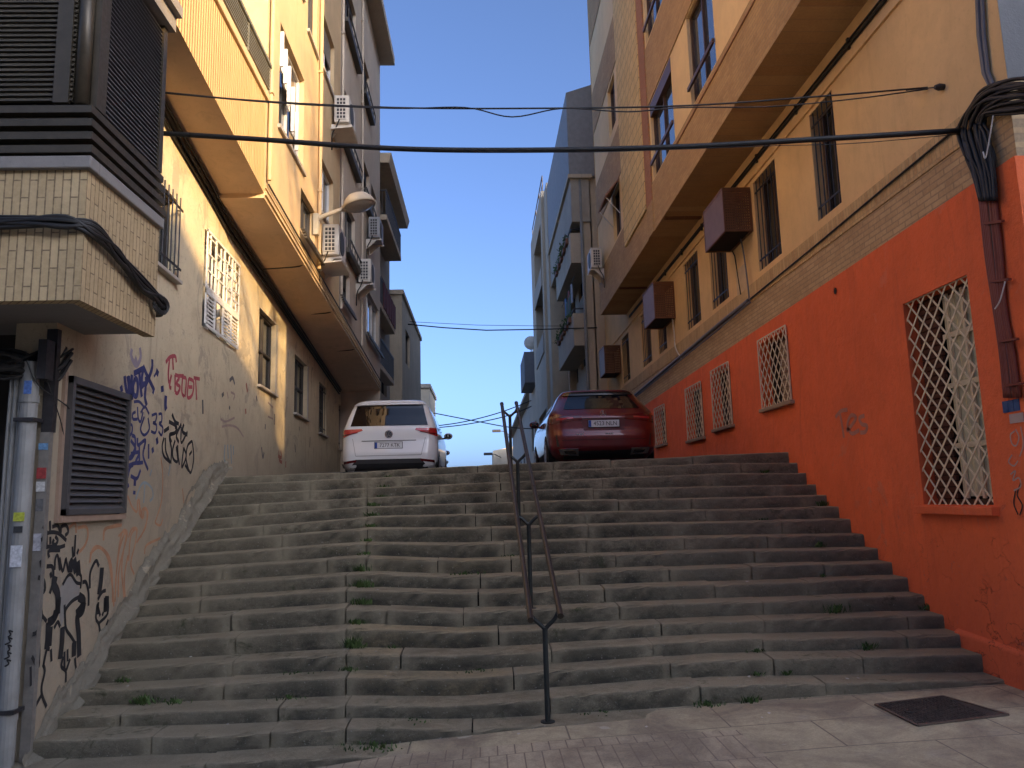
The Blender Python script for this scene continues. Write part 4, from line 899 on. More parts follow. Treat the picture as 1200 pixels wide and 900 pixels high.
# recessed wall above the ribbed balcony and the main upper facade
UW = [(11.4, 13.15, 7.85, 9.6), (11.4, 12.9, 11.1, 12.7), (13.35, 14.2, 10.75, 12.3), (14.75, 16.1, 10.85, 12.1), (14.75, 16.1, 7.75, 8.9), (14.75, 16.1, 14.0, 15.3),
      (17.25, 19.2, 10.5, 11.9), (17.25, 19.2, 13.6, 15.0), (17.6, 19.2, 7.95, 9.2), (20.4, 21.9, 13.5, 14.75), (20.4, 21.9, 10.4, 11.6), (21.3, 24.2, 6.75, 8.05), (17.0, 18.4, 6.65, 7.45), (13.0, 14.2, 6.75, 7.5), (22.4, 23.6, 10.4, 11.6)]
zb2 = lambda y: 6.34-.0575*(y-10.95)
LIT = 16.9  # light put into the colour: ochre on the sunlit stretch, paler on the shaded
g = MB(); facade(g, XU, -1, 10.68, LIT, 6.5, ZT, [h for h in UW if h[1] < LIT], .18); facade(g, XU, -1, 10.68, LIT, zb2, 6.5)
g.build('upper_facade', M['left_upper'], lb)
g = MB(); facade(g, XU, -1, LIT, 24.6, 6.5, ZT, [h for h in UW if h[0] > LIT], .18); facade(g, XU, -1, LIT, 24.6, zb2, 6.5)
g.face([(XU(24.6), 24.6, 2), (-12, 24.6, 2), (-12, 24.6, ZT), (XU(24.6), 24.6, ZT)])
g.build('upper_facade', M['left_pale'], lb)
g = MB(); g.face([(XU(10.68), 10.68, zb2(10.68)), (XL(10.68)-.02, 10.68, zb2(10.68)), (XL(24.6)-.05, 24.6, zb2(24.6)-.1), (XU(24.6), 24.6, zb2(24.6))])
g.face([(XU(10.68), 10.68, zb2(10.68)), (XL(10.68)-.02, 10.68, zb2(10.68)), (XL(10.68)-.02, 10.68, zb2(10.68)+.25), (XU(10.68), 10.68, zb2(10.68)+.25)])
g.build('overhang_soffit', M['left_soffit'], lb)
XV = lambda y: -3.55
g = MB(); facade(g, XV, -1, 7.22, 10.68, 8.0, ZT, [(8.0, 9.6, 8.4, 10.2)], .15); g.face([(XU(10.68), 10.68, 7.98), (-3.55, 10.68, 7.98), (-3.55, 10.68, ZT), (XU(10.68), 10.68, ZT)])
g.face([(XU(7.22), 7.22, 7.9), (-12, 7.22, 7.9), (-12, 24.6, 7.9), (XU(24.6), 24.6, 7.9)]) if False else None
g.face([(-3.55, 7.22, 8.0), (XU(7.22), 7.22, 8.0), (XU(10.68), 10.68, 8.0), (-3.55, 10.68, 8.0)])
g.face([(XU(24.6), 24.6, ZT), (-12, 24.6, ZT), (-12, YC, ZT), (XU(YC), YC, ZT)])
g.build('recessed_wall', M['left_upper'], lb)
window(lb, XV, -1, (8.0, 9.6, 8.4, 10.2), .1, 'frame_white', 'glass', mull=1)
for i, h in enumerate(UW):
    lit = h[1] < LIT
    f = window(lb, XU, -1, h, .12, 'frame_white' if i in (0, 1, 3, 4, 5, 11) else 'window_frame_dark', 'glass_sky', mull=2 if h[1]-h[0] > 2.4 else 1, trans=0, shutter=.45 if i in (1, 3, 6, 9, 12) else (.25 if i in (7, 10) else 0), t=.055)
    if i >= 6 and i not in (11, 12, 13):       # dark projecting planter sills
        g = MB(); y0, y1 = h[0]-.15, h[1]+.25
        g.hexa([(XU(y0), y0, h[2]-.16), (XU(y0)+.14, y0, h[2]-.16), (XU(y1)+.14, y1, h[2]-.16), (XU(y1), y1, h[2]-.16)], [(XU(y0), y0, h[2]-.05), (XU(y0)+.16, y0, h[2]-.05), (XU(y1)+.16, y1, h[2]-.05), (XU(y1), y1, h[2]-.05)])
        g.bar((XU(y0)+.15, y0, h[2]+.16), (XU(y1)+.15, y1, h[2]+.16), .03)
        for k in range(6): s = y0+(y1-y0)*k/5; g.bar((XU(s)+.15, s, h[2]-.05), (XU(s)+.15, s, h[2]+.16), .02)
        g.build('window_ledge', M['shutter_dark'], f)
    elif i in (11, 12, 13):
        g = MB(); y0, y1 = h[0]-.1, h[1]+.3
        for k in range(4): g.bar((XU(y0)+.06+.02*k, y0, h[2]-.05-.05*k), (XU(y1)+.06+.02*k, y1, h[2]-.05-.05*k), .05, .03)
        g.build('window_ledge', M['shutter_dark'], f)
    else:
        g = MB(); y0, y1 = h[0]-.06, h[1]+.06
        g.hexa([(XU(y0), y0, h[2]-.07), (XU(y0)+.05, y0, h[2]-.07), (XU(y1)+.05, y1, h[2]-.07), (XU(y1), y1, h[2]-.07)], [(XU(y0), y0, h[2]-.01), (XU(y0)+.05, y0, h[2]-.01), (XU(y1)+.05, y1, h[2]-.01), (XU(y1), y1, h[2]-.01)])
        g.build('sill', M['sill'], f)
# open white louvred shutters folded out from the glaring window
h = UW[0]; g = MB()
for s, z0, z1 in ((11.5, 8.9, 9.5), (11.75, 8.75, 9.35), (12.0, 8.5, 9.2), (12.3, 8.2, 9.0), (12.6, 8.0, 8.7)):
    g.box((XU(s)-.06, s, z0), (XU(s)+.03, s+.03, z1)); g.box((XU(s)-.06, s, z0), (XU(s)-.03, s+.22, z1))
g.build('folding_shutter', M['white_metal'], lb)
# string course, bottom moulding and down pipes
g = MB()
for (y0, y1) in ((10.7, 24.58),):
    for dz, o, t in ((.05, .03, .05), (.16, .022, .03)):
        g.hexa([(XU(y0)-.01, y0, zb2(y0)+dz), (XU(y0)+o, y0, zb2(y0)+dz), (XU(y1)+o, y1, zb2(y1)+dz), (XU(y1)-.01, y1, zb2(y1)+dz)], [(XU(y0)-.01, y0, zb2(y0)+dz+t), (XU(y0)+o, y0, zb2(y0)+dz+t), (XU(y1)+o, y1, zb2(y1)+dz+t), (XU(y1)-.01, y1, zb2(y1)+dz+t)])
g.build('bottom_moulding', M['left_upper'], lb)
g = MB(); g.tube([(XU(10.8)+.03, 10.8, zb2(10.8)+.26), (XU(24.5)+.03, 24.5, zb2(24.5)+.26)], .014); g.build('wall_cable', M['cable'], lb)
for y, r_ in ((10.75, .03), (14.42, .035), (16.95, .03), (20.2, .03)):
    g = MB(); g.tube([(XU(y)+.05, y, zb2(y)+.3), (XU(y)+.05, y, 18.1)], r_, 10)
    for z in (8, 10.5, 13, 15.5): g.box((XU(y), y-.05, z), (XU(y)+.09, y+.05, z+.03))
    g.build('down_pipe', M['left_upper'] if y < LIT else M['left_pale'], lb)
# trunking where the wall meets the overhang
g = MB()
for o, z, r_ in ((.05, -.09, .035), (.03, -.17, .02), (.09, -.05, .02)):
    g.tube([(XL(y)+o, y, (zb1(y) if y < 10.7 else zb2(y)-.0035*(y-10.95)*1.4)+z+random.uniform(-.012, .012)) for y in (7.3, 8, 9, 10, 10.6, 11.2, 12, 13, 14.5, 16, 18, 20, 22, 24)], r_, 7)
g.build('cable_run', M['cable'], lb)
g = MB(); g.box((XL(11)+.0, 10.75, zb2(10.8)-.24), (XL(11)+.10, 24.5, zb2(10.8)-.2)) if False else None
# far eave of the roof
q = at(462, 74, 24.6); g = MB(); zE = q.z
g.hexa([(-9, 8, zE), (q.x, 8, zE), (q.x, 24.75, zE), (-9, 24.75, zE)], [(-9, 8, zE+.28), (q.x, 8, zE+.28), (q.x, 24.75, zE+.28), (-9, 24.75, zE+.28)])
g.build('roof_eave', M['grey_render'], lb)
ROOF_L = zE
# ================================================================== far buildings
def simple_building(nm, label, x0, x1, y0, y1, z0, z1, mat, wins=(), side=1, frame='window_frame_dark', eave=0):
    t = thing(nm, label, 'building', ((x0+x1)/2, y0, z0))
    xf = (lambda y: x0) if side == 1 else (lambda y: x1)
    g = MB(); facade(g, xf, side, y0, y1, z0, z1, wins, .15)
    shell(g, xf, x1 if side == 1 else x0, y0, y1, z0, z1)
    g.build('wall', M[mat], t)
    for h in wins: window(t, xf, side, h, .1, frame, 'glass', mull=1)
    if eave:
        g = MB(); a, b = (x0-eave, x1) if side == 1 else (x0, x1+eave)
        g.box((a, y0-.15, z1), (b, y1+.15, z1+.28)); g.build('roof_slab', M['grey_render'], t)
    return t
# --- right, grey block with balconies
gb = thing('grey_balcony_building', 'grey rendered apartment block with projecting balconies and a dark attic, beyond the brick building', 'building', (4.2, 27.7, 2.4))
XW = lambda y: 4.2
zz = lambda px, py, Y: at(px, py, Y).z
attT = zz(667, 107, 27.2); attB = zz(667, 205, 27.2)
WG = [(28.2+k*4.6, 29.4+k*4.6, z, z+1.9) for k in range(2) for z in (3.2, 6.9, 9.8, 12.7)]+[(30.1+k*4.6, 31.6+k*4.6, z, z+1.5) for k in range(1) for z in (3.4, 7.2, 10.1, 13.0)]
g = MB(); facade(g, XW, 1, 27.5, 37.3, 0, attB, WG, .2); shell(g, XW, 12, 27.5, 37.3, 0, attB)
g.build('rendered_wall', M['cement_frame'], gb)
for h in WG: window(gb, XW, 1, h, .14, 'window_frame_dark', 'glass', mull=1)
g = MB(); g.hexa([(3.45, 27.3, attB), (12, 27.3, attB), (12, 37.3, attB), (3.45, 37.3, attB)], [(3.45, 27.3, attT), (12, 27.3, attT+2.8), (12, 37.3, attT+2.8), (3.45, 37.3, attT)])
g.build('attic', simple('dark_slate_cladding', (.25, .235, .22), .7), gb)
g = MB(); g.box((3.40, 27.25, attB-.08), (4.3, 37.4, attB+.06)); g.build('attic_edge', M['cement_frame'], gb)
g = MB(); g.box((3.5, 27.4, zz(667, 262, 27.6)), (4.2, 37.3, attB-.08)); g.build('parapet', M['grey_render'], gb)
bals = [(zz(668, 273, 27.7), zz(668, 308, 27.7)), (zz(670, 367, 27.7), zz(670, 405, 27.7))]
for zt, zb in bals:
    g = MB(); g.box((3.45, 27.7, zb), (3.57, 33.4, zt)); g.box((3.57, 27.7, zb), (4.2, 27.82, zt)); g.box((3.57, 33.28, zb), (4.2, 33.4, zt)); g.box((3.57, 27.82, zb), (4.2, 33.28, zb+.15))
    b_ = g.build('balcony', M['cement_frame'], gb)
    g = MB(); g.tube([(3.5, 33.3, zt+.18), (3.5, 27.76, zt+.18), (4.2, 27.76, zt+.18)], .03)
    for p in ((3.5, 33.3), (3.5, 30.5), (3.5, 27.76), (3.9, 27.76)): g.tube([(p[0], p[1], zt), (p[0], p[1], zt+.18)], .02)
    g.build('handrail', M['dark_metal'], b_)
# vertical piers between the bays
for y in (27.5, 33.5): 
    g = MB(); g.box((3.9, y, 0), (4.25, y+.3, attB)); g.build('pier', M['cement_frame'], gb)
g = MB(); g.box((3.42, 36.4, 0), (4.3, 37.9, zz(641, 215, 36.5))); g.build('tower_pier', M['cement_frame'], gb)
g = MB(); rn = random.Random(4)
g.tube([(3.5, 29.8, bals[0][0]+3.4), (3.75, 28.6, bals[0][0]+3.9), (4.15, 28.3, bals[0][0]+4.2)], .03)
for k in range(26):
    a = Vector((3.6+rn.random()*.4, 27.9+rn.random()*.6, bals[0][0]+2.9+rn.random()*1.5)); g.face([a, a+Vector((rn.uniform(-.1, .1), .1, -.35)), a+Vector((.18, .0, -.3)), a+Vector((.15, 0, .02))])
g.build('folded_awning', simple('grey_awning_cloth', (.16, .15, .15), .9), gb)
# things that clutter the balconies: planters, laundry, blinds, a rain pipe
for zt_, zb_ in bals:
    g = MB()
    for k in range(5): y = 28.3+k*1.0; g.box((3.34, y, zt_-.2), (3.45, y+.55, zt_+.0))
    g.build('planter', simple('clay_planter', (.25, .12, .07), .8), gb)
    g = MB()
    for k in range(420):
        a = Vector((3.39+rn.gauss(0, .07), 28.3+rn.random()*4.7, zt_+abs(rn.gauss(0, .13))-.08)); u = Vector((rn.uniform(-1, 1), rn.uniform(-1, 1), rn.uniform(-1, 1)))*.06; v = Vector((rn.uniform(-1, 1), rn.uniform(-1, 1), rn.uniform(-1, 1)))*.05
        g.face([a-u, a+v, a+u, a-v])
    g.build('balcony_plants', M['leaf'], gb)
for k, (y, c_) in enumerate(((29.0, (.5, .5, .52)), (30.0, (.35, .12, .1)), (31.2, (.12, .2, .35)))):
    g = MB(); g.grid(lambda u, v, y=y: (3.62+.03*math.sin(u*9), y+.7*u, bals[1][0]+1.55-.75*v), 8, 4); g.build('laundry', simple('laundry_cloth', c_, .9), gb, smooth=True)
g = MB(); g.tube([(3.62, 28.2, bals[1][0]+1.57), (3.62, 33.0, bals[1][0]+1.55)], .012); g.build('clothes_line', M['cable'], gb)
g = MB(); g.tube([(3.86, 27.42, 2.4), (3.86, 27.42, attB)], .06); g.build('rain_pipe', M['zinc'], gb)
for z in (4.6, 8.6, 12.0):
    g = MB()
    for k in range(14): g.box((3.60, 29.6+0*k, z+k*.1), (3.63, 31.2, z+k*.1+.07))
    g.build('roller_blind', simple('green_blind', (.10, .13, .08), .85) if z > 8 else M['sill_tan'], gb)
# wing further on with loggia strips
gw = thing('grey_loggia_building', 'slim grey building wing with stacked loggias behind the grey balcony block', 'building', (3.3, 38, 2.4))
zt = zz(636, 228, 38.5); X3 = lambda y: 3.28
lv = [(38.8, 44.0, zz(640, 395, 38.8)+.2, zz(640, 330, 38.8)), (38.8, 44.0, zz(640, 320, 38.8)+.3, zz(640, 262, 38.8)), (38.8, 44.0, 5.0, 6.5), (38.8, 44, 2.8, 4.2)]
lv = [h for h in lv if h[3] > h[2]+.4]; lv.sort(key=lambda h: h[2])
ok = []
for h in lv:
    if not ok or h[2] > ok[-1][3]+.2: ok.append(h)
g = MB(); facade(g, X3, 1, 38.0, 46.5, 0, zt, ok, .8); shell(g, X3, 12, 38.0, 46.5, 0, zt); g.build('wall', M['cement_frame'], gw)
for h in ok:
    window(gw, X3, 1, h, .78, 'window_frame_dark', 'glass', mull=3)
    g = MB(); g.box((3.22, h[0]-.1, h[2]-1.0 if h[2] > 5 else h[2]-.3), (3.28, h[1]+.1, h[2])); g.build('loggia_parapet', M['grey_render'], gw)
g = MB()
for y in (38.2, 40.5, 43, 46.3): g.tube([(3.4, y, zt), (3.4, y, zt+.9)], .025)
g.tube([(3.4, 38.2, zt+.9), (3.4, 46.3, zt+.9)], .03); g.tube([(3.4, 38.2, zt+.45), (3.4, 46.3, zt+.45)], .02); g.build('roof_railing', M['dark_metal'], gw)
# small balconied building and the long low one behind
nb = simple_building('balconied_house', 'small grey building with one boxy balcony, far up the right side of the street', 3.5, 12, 47.5, 56, 0, zz(632, 398, 47.5), 'cement_frame', [(49, 51, 5.2, 7.0), (52.5, 54.5, 5.2, 7.0)])
zt, zb = zz(628, 412, 48), zz(628, 448, 48)
g = MB(); g.box((2.75, 48, zb), (3.5, 53, zt)); g.build('balcony', simple('dark_grey_render', (.17, .17, .18), .9), nb)
g = MB(); g.lathe([(.45, 0), (.42, -.06), (.25, -.14), (.02, -.17)], (3.2, 47.9, zt+.55), 18, 'y'); g.tube([(3.2, 47.95, zt), (3.2, 47.95, zt+.5)], .04); g.build('satellite_dish', M['ac_white'], nb)
zl = zz(627, 455, 57)
lh = simple_building('long_low_building', 'long low grey building with a deep eave running to the far end on the right', 3.9, 14, 57, 100, 0, zl-.3, 'grey_render', [(60+6*k, 62.5+6*k, 4, 5.8) for k in range(6)], eave=.55)
fh = thing('pale_end_house', 'pale sunlit house closing the view at the far end of the street', 'building', (2.5, 104, 0))
zt = zz(595, 520, 104)
g = MB(); x0 = at(578, 545, 104).x; x1 = at(640, 545, 104).x; g.hexa([(x0, 104, 0), (x1, 104, 0), (x1, 116, 0), (x0, 116, 0)], [(x0, 104, zt-.9), (x1, 104, zt+.4), (x1, 116, zt+.4), (x0, 116, zt-.9)]); g.build('wall', M['cream_far'], fh)
a = at(610, 520, 103.8); g = MB(); g.box((a.x, 103.8, a.z-1.6), (a.x+1.9, 104, a.z+.3)); fr = g.build('window', M['frame_white'], fh)
g = MB(); g.box((a.x+.35, 103.72, a.z-1.25), (a.x+1.5, 103.8, a.z-.05)); g.build('pane', M['glass'], fr)
# --- left far buildings
XB = lambda y: -3.72
eb = thing('eaved_balcony_building', 'shaded building with deep eaves and stacked balconies, beyond the ochre facade on the left', 'building', (-3.7, 24.8, 2.3))
q = at(477, 266, 31); zE2 = q.z
WE = [(25.6, 27.2, z, z+1.7) for z in (3.2, 6.0, 8.8)]+[(28.4, 30.0, z, z+1.7) for z in (3.2, 6.0, 8.8)]
g = MB(); facade(g, XB, -1, 24.8, 31, 0, zE2, WE, .2); shell(g, XB, -12, 24.8, 31, 0, zE2); g.build('wall', M['grey_render'], eb)
for h in WE: window(eb, XB, -1, h, .14, 'window_frame_dark', 'glass', mull=1)
g = MB(); g.hexa([(-12, 24.76, zE2), (q.x, 24.76, zE2), (q.x, 31.2, zE2), (-12, 31.2, zE2)], [(-12, 24.76, zE2+.35), (q.x+.08, 24.76, zE2+.35), (q.x+.08, 31.3, zE2+.35), (-12, 31.3, zE2+.35)]); g.build('roof_eave', M['cement_frame'], eb)
for i, (px, py1, py2) in enumerate(((470, 268, 306), (463, 352, 392), (462, 432, 452))):
    Y = 29.6; p = at(px, py1, Y); p2 = at(px, py2, Y); z0 = p2.z; z1 = z0+1.05
    g = MB(); g.box((-3.72, 25.0, z0), (p.x, Y, z0+.18)); b_ = g.build('balcony', M['cement_frame'], eb)
    g = MB()
    for k in range(24): y = 25.0+(Y-25.0)*k/23; g.bar((p.x-.03, y, z0+.18), (p.x-.03, y, z1), .03)
    for k in range(4): x = -3.72+(p.x+3.72)*k/4; g.bar((x, Y-.03, z0+.18), (x, Y-.03, z1), .02); g.bar((x, 25.03, z0+.18), (x, 25.03, z1), .02)
    g.bar((p.x-.03, 25.0, z1), (p.x-.03, Y, z1), .05); g.bar((-3.72, 25.03, z1), (p.x, 25.03, z1), .04); g.build('balustrade', M['dark_metal'], b_)
    if i == 1:
        g = MB()
        for k in range(5):
            y = 26+k*.75; g.hexa([(p.x+.0, y, z1-.9), (p.x+.03, y, z1-.9), (p.x+.03, y+.55, z1-.85), (p.x, y+.55, z1-.85)], [(p.x, y, z1+.02), (p.x+.03, y, z1+.02), (p.x+.03, y+.55, z1+.02), (p.x, y+.55, z1+.02)])
        g.build('hanging_cloth', simple('maroon_cloth', (.12, .04, .05), .95), b_)
cbld = thing('pale_green_building', 'pale green building with a thin white cornice, far up the left side of the street', 'building', (-3.9, 33, 2.3))
zt = zz(474, 345, 33); zt2 = zz(492, 415, 43)
X4 = lambda y: -3.42
g = MB(); facade(g, X4, -1, 33, 43, 6.2, zt, [(34.5, 36.5, 8.2, 9.8)], .2); shell(g, X4, -12, 33, 43, 6.2, zt); g.face([(X4(33), 33, 6.2), (-12, 33, 6.2), (-12, 43, 6.2), (X4(33), 43, 6.2)]); g.build('upper_wall', M['cement_frame'], cbld)
window(cbld, X4, -1, (34.5, 36.5, 8.2, 9.8), .14)
X5 = lambda y: -3.9
g = MB(); facade(g, X5, -1, 33.02, 43, 0, 6.2, [(35, 37, 3.2, 5.2)], .2); shell(g, X5, -12, 33.02, 43, 0, 6.2); g.build('lower_wall', M['green_render'], cbld)
window(cbld, X5, -1, (35, 37, 3.2, 5.2), .14)
g = MB(); g.box((-12, 32.9, zt), (-3.34, 43.1, zt+.2)); g.build('cornice', M['cement_frame'], cbld)
zt = zz(490, 450, 55); xa = at(503, 450, 55).x
dbl = simple_building('cream_end_building', 'small cream building with a grey flat roof, last on the left side of the street', -12, xa, 55, 62, 0, zt-.3, 'cream_far', [(57, 59, 4.5, 6)], side=-1, eave=.1)
# --- block across the cross street, behind the camera: its roofline cuts the low sun off the stairs
HB = 14.06
ob = thing('opposite_apartment_block', 'long plain apartment block on the other side of the cross street', 'building', (0, -13, -.3))
g = MB(); g.box((-30, -24, -1.5), (60, -13, HB)); g.build('wall', M['left_pale'], ob)
g = MB()
for k in range(14):
    for z in (1.2, 4.2, 7.2):
        g.box((-28+k*4.2, -13.0, z), (-26.4+k*4.2, -12.97, z+1.5))
g.build('window', M['glass'], ob)

# --- plane tree across the cross street: its sparse crown dapples the sunlit facade
tt = sdir; tgt = Vector((-3.5, 14.2, 6.6)); tc = tgt+tt*(24.0/abs(tt.y))
tr_ = thing('plane_tree', 'tall sparse plane tree on the far side of the cross street', 'tree', (tc.x, tc.y, -.1))
rn = random.Random(31); g = MB()
g.tube(catmull([(tc.x, tc.y, -.6), (tc.x+.1, tc.y, 4), (tc.x-.15, tc.y+.1, 9), (tc.x, tc.y, tc.z)], 5), [.32-.0125*k for k in range(16)], 10)
tips = []
for k in range(30):
    a = rn.uniform(0, 2*PI); z0 = tc.z-rn.uniform(-1.5, 5.5); L = rn.uniform(.8, 2.0); e = Vector((tc.x+math.cos(a)*L, tc.y+math.sin(a)*L, z0+rn.uniform(.8, 2.2)))
    g.tube(catmull([(tc.x, tc.y, z0), (tc.x+math.cos(a)*L*.5, tc.y+math.sin(a)*L*.5, z0+.3), e], 4), .05, 6); tips.append(e); tips.append(Vector((tc.x, tc.y, z0)).lerp(e, .6))
g.build('trunk', simple('plane_bark', (.25, .22, .16), .9, sc=4, var=.4), tr_)
g = MB()
for e in tips:
    for q in range(46):
        p = e+Vector((rn.gauss(0, .45), rn.gauss(0, .45), rn.gauss(0, .4))); u = Vector((rn.uniform(-1, 1), rn.uniform(-1, 1), rn.uniform(-.5, .5))).normalized()*.09; v = u.cross(Vector((rn.uniform(-1, 1), rn.uniform(-1, 1), 1))).normalized()*.075
        g.face([p-u, p+v*.8, p+u, p-v*.8])
g.build('crown', simple('plane_leaf', (.09, .12, .04), .7, var=.4, sc=3), tr_)

# ================================================================== wall-mounted street lamp (left)
lp = thing('wall_street_lamp', 'round beige street lamp on an arm from the ochre facade, above the air conditioner', 'street lamp', tuple(onp(369, 262, -2.94, -.0131)))
p0 = onp(369, 258, -2.94, -.0131); Yl = p0.y
ph = at(421, 240, Yl); pn = at(402, 245, Yl)
g = MB(); g.tube(catmull([p0, at(380, 253, Yl), pn], 5), [.045]*11, 10); g.build('arm', M['lamp'], lp, smooth=True)
g = MB(); g.box((p0.x-.02, Yl-.06, p0.z-.3), (p0.x+.08, Yl+.06, p0.z+.12)); g.build('bracket_box', M['lamp'], lp)
prof = [(.012, .235), (.10, .225), (.2, .18), (.275, .10), (.31, .02), (.318, -.03), (.30, -.035)]
g = MB()
def tilt(p, o=ph): v = Vector(p); a = R(-14); return o+Vector((v.x*math.cos(a)+v.z*math.sin(a), v.y, -v.x*math.sin(a)+v.z*math.cos(a)))
for i in range(len(prof)-1):
    for k in range(28):
        c = [(prof[i], k), (prof[i], k+1), (prof[i+1], k+1), (prof[i+1], k)]
        g.face([tilt((r_*math.cos(2*PI*q/28), r_*math.sin(2*PI*q/28), h_)) for (r_, h_), q in c])
g.build('hood', M['lamp'], lp, smooth=True, autos=True)
g = MB()
pr2 = [(.30, -.02), (.24, -.055), (.14, -.085), (.012, -.095)]
for i in range(len(pr2)-1):
    for k in range(28):
        c = [(pr2[i], k), (pr2[i], k+1), (pr2[i+1], k+1), (pr2[i+1], k)]
        g.face([tilt((r_*math.cos(2*PI*q/28), r_*math.sin(2*PI*q/28), h_)) for (r_, h_), q in c])
g.build('lens', M['lamp_in'], lp, smooth=True, autos=True)
g = MB(); g.tube([pn, tilt((-.2, 0, .06))], [.05, .075], 12); g.build('neck', M['lamp'], lp, smooth=True)
# two tiny lamps far up the street
for (px, py, nm_) in ((585, 505, 'tiny far street lamp sticking out above the end house, the higher of two'), (575, 532, 'tiny far street lamp beside the end house, the lower of two')):
    Y = 99.5; a = at(px, py, Y); e = at(px+28, py+14, Y) if py < 520 else at(px+12, py+4, 103.9)
    t = thing('far_street_lamp', nm_, 'street lamp', tuple(e))
    g = MB(); g.tube([e, (a.x+.5, a.y, a.z-.05), a], .06, 6); g.build('arm', M['dark_metal'], t)
    g = MB(); g.box((a.x-.9, a.y-.25, a.z-.15), (a.x+.2, a.y+.25, a.z+.18)); g.build('lamp_head', M['dark_metal'], t, bevel=.05)

# ================================================================== air conditioners
def ac_unit(label, x, y, z, side, ln=.8, dp=.32, h=.62, dark=False, tray=False):
    """side +1: mounted on the left wall (projects to +X)"""
    t = thing('air_conditioner', label, 'air conditioner', (x, y, z), 0, 'air conditioners on the facades')
    s = side; gap = .08; mt = M['ac_white'] if not dark else simple('grey_ac_casing', (.33, .33, .33), .5)
    g = MB(); g.box((x+s*gap, y, z), (x+s*(gap+dp), y+ln, z+h)); g.build('casing', mt, t, bevel=.018)
    g = MB(); g.box((x+s*(gap+.05), y-.012, z+.06), (x+s*(gap+dp-.07), y+.0, z+h-.06)); g.build('side_grille', M['ac_grille'], t)
    g = MB()
    for k in range(7): zz_ = z+.07+(h-.14)*k/6; g.box((x+s*(gap+.04), y-.022, zz_-.008), (x+s*(gap+dp-.06), y-.010, zz_+.008))
    for k in range(4): xx = x+s*(gap+.05+(dp-.12)*k/3); g.box((xx-.007, y-.024, z+.06), (xx+.007, y-.010, z+h-.06))
    g.build('grille_bars', mt, t)
    xf = x+s*(gap+dp); g = MB(); g.lathe([(.24, 0), (.24, s*.012), (.02, s*.016)], (xf, y+ln*.4, z+h*.5), 24, 'x'); g.build('fan_guard', M['ac_grille'], t)
    g = MB()
    for yy in (y+.1, y+ln-.14): g.box((x, yy, z-.045), (x+s*(gap+dp+.04), yy+.035, z-.005)); g.hexa([(x, yy, z-.3), (x+s*.03, yy, z-.3), (x+s*.03, yy+.035, z-.3), (x, yy+.035, z-.3)], [(x, yy, z-.045), (x+s*.3, yy, z-.045), (x+s*.3, yy+.035, z-.045), (x, yy+.035, z-.045)])
    g.build('bracket', M['ac_white'], t)
    if tray:
        g = MB(); g.hexa([(x+s*.02, y-.12, z-.22), (x+s*.48, y-.12, z-.18), (x+s*.48, y+ln, z-.18), (x+s*.02, y+ln, z-.22)], [(x+s*.02, y-.12, z-.20), (x+s*.5, y-.12, z-.15), (x+s*.5, y+ln, z-.15), (x+s*.02, y+ln, z-.20)]); g.build('drip_tray', M['ac_white'], t)
    g = MB(); g.tube(catmull([(x+s*.2, y+.02, z+.1), (x+s*.15, y-.06, z-.12), (x+s*.05, y-.02, z-.3), (x+s*.02, y+.1, z-.6)], 4), .014); g.build('hose', M['cable'], t)
    return t
for lab, px, py, Y, dk, ty in (('sunlit cream air conditioner high on the ochre facade above the thick cable', 388, 148, 15.9, False, True),
                       ('cream air conditioner on the ochre facade right under the round street lamp', 373, 302, 14.75, False, True),
                       ('dark framed grey air conditioner right of the round street lamp', 430, 281, 21.4, True, False),
                       ('pale air conditioner below and right of the round street lamp, lowest on the left facade', 416, 333, 19.5, False, False)):
    p = onp(px, py, -2.94, -.0131); ac_unit(lab, XU(Y)+.0, Y-.2, at(px, py, Y).z, 1, dark=dk, tray=ty)
p = at(697, 318, 22.6); ac_unit('cream air conditioner at the far end of the brick building on the right', 3.77, 22.2, p.z, -1)
p = at(606, 530, 99); 
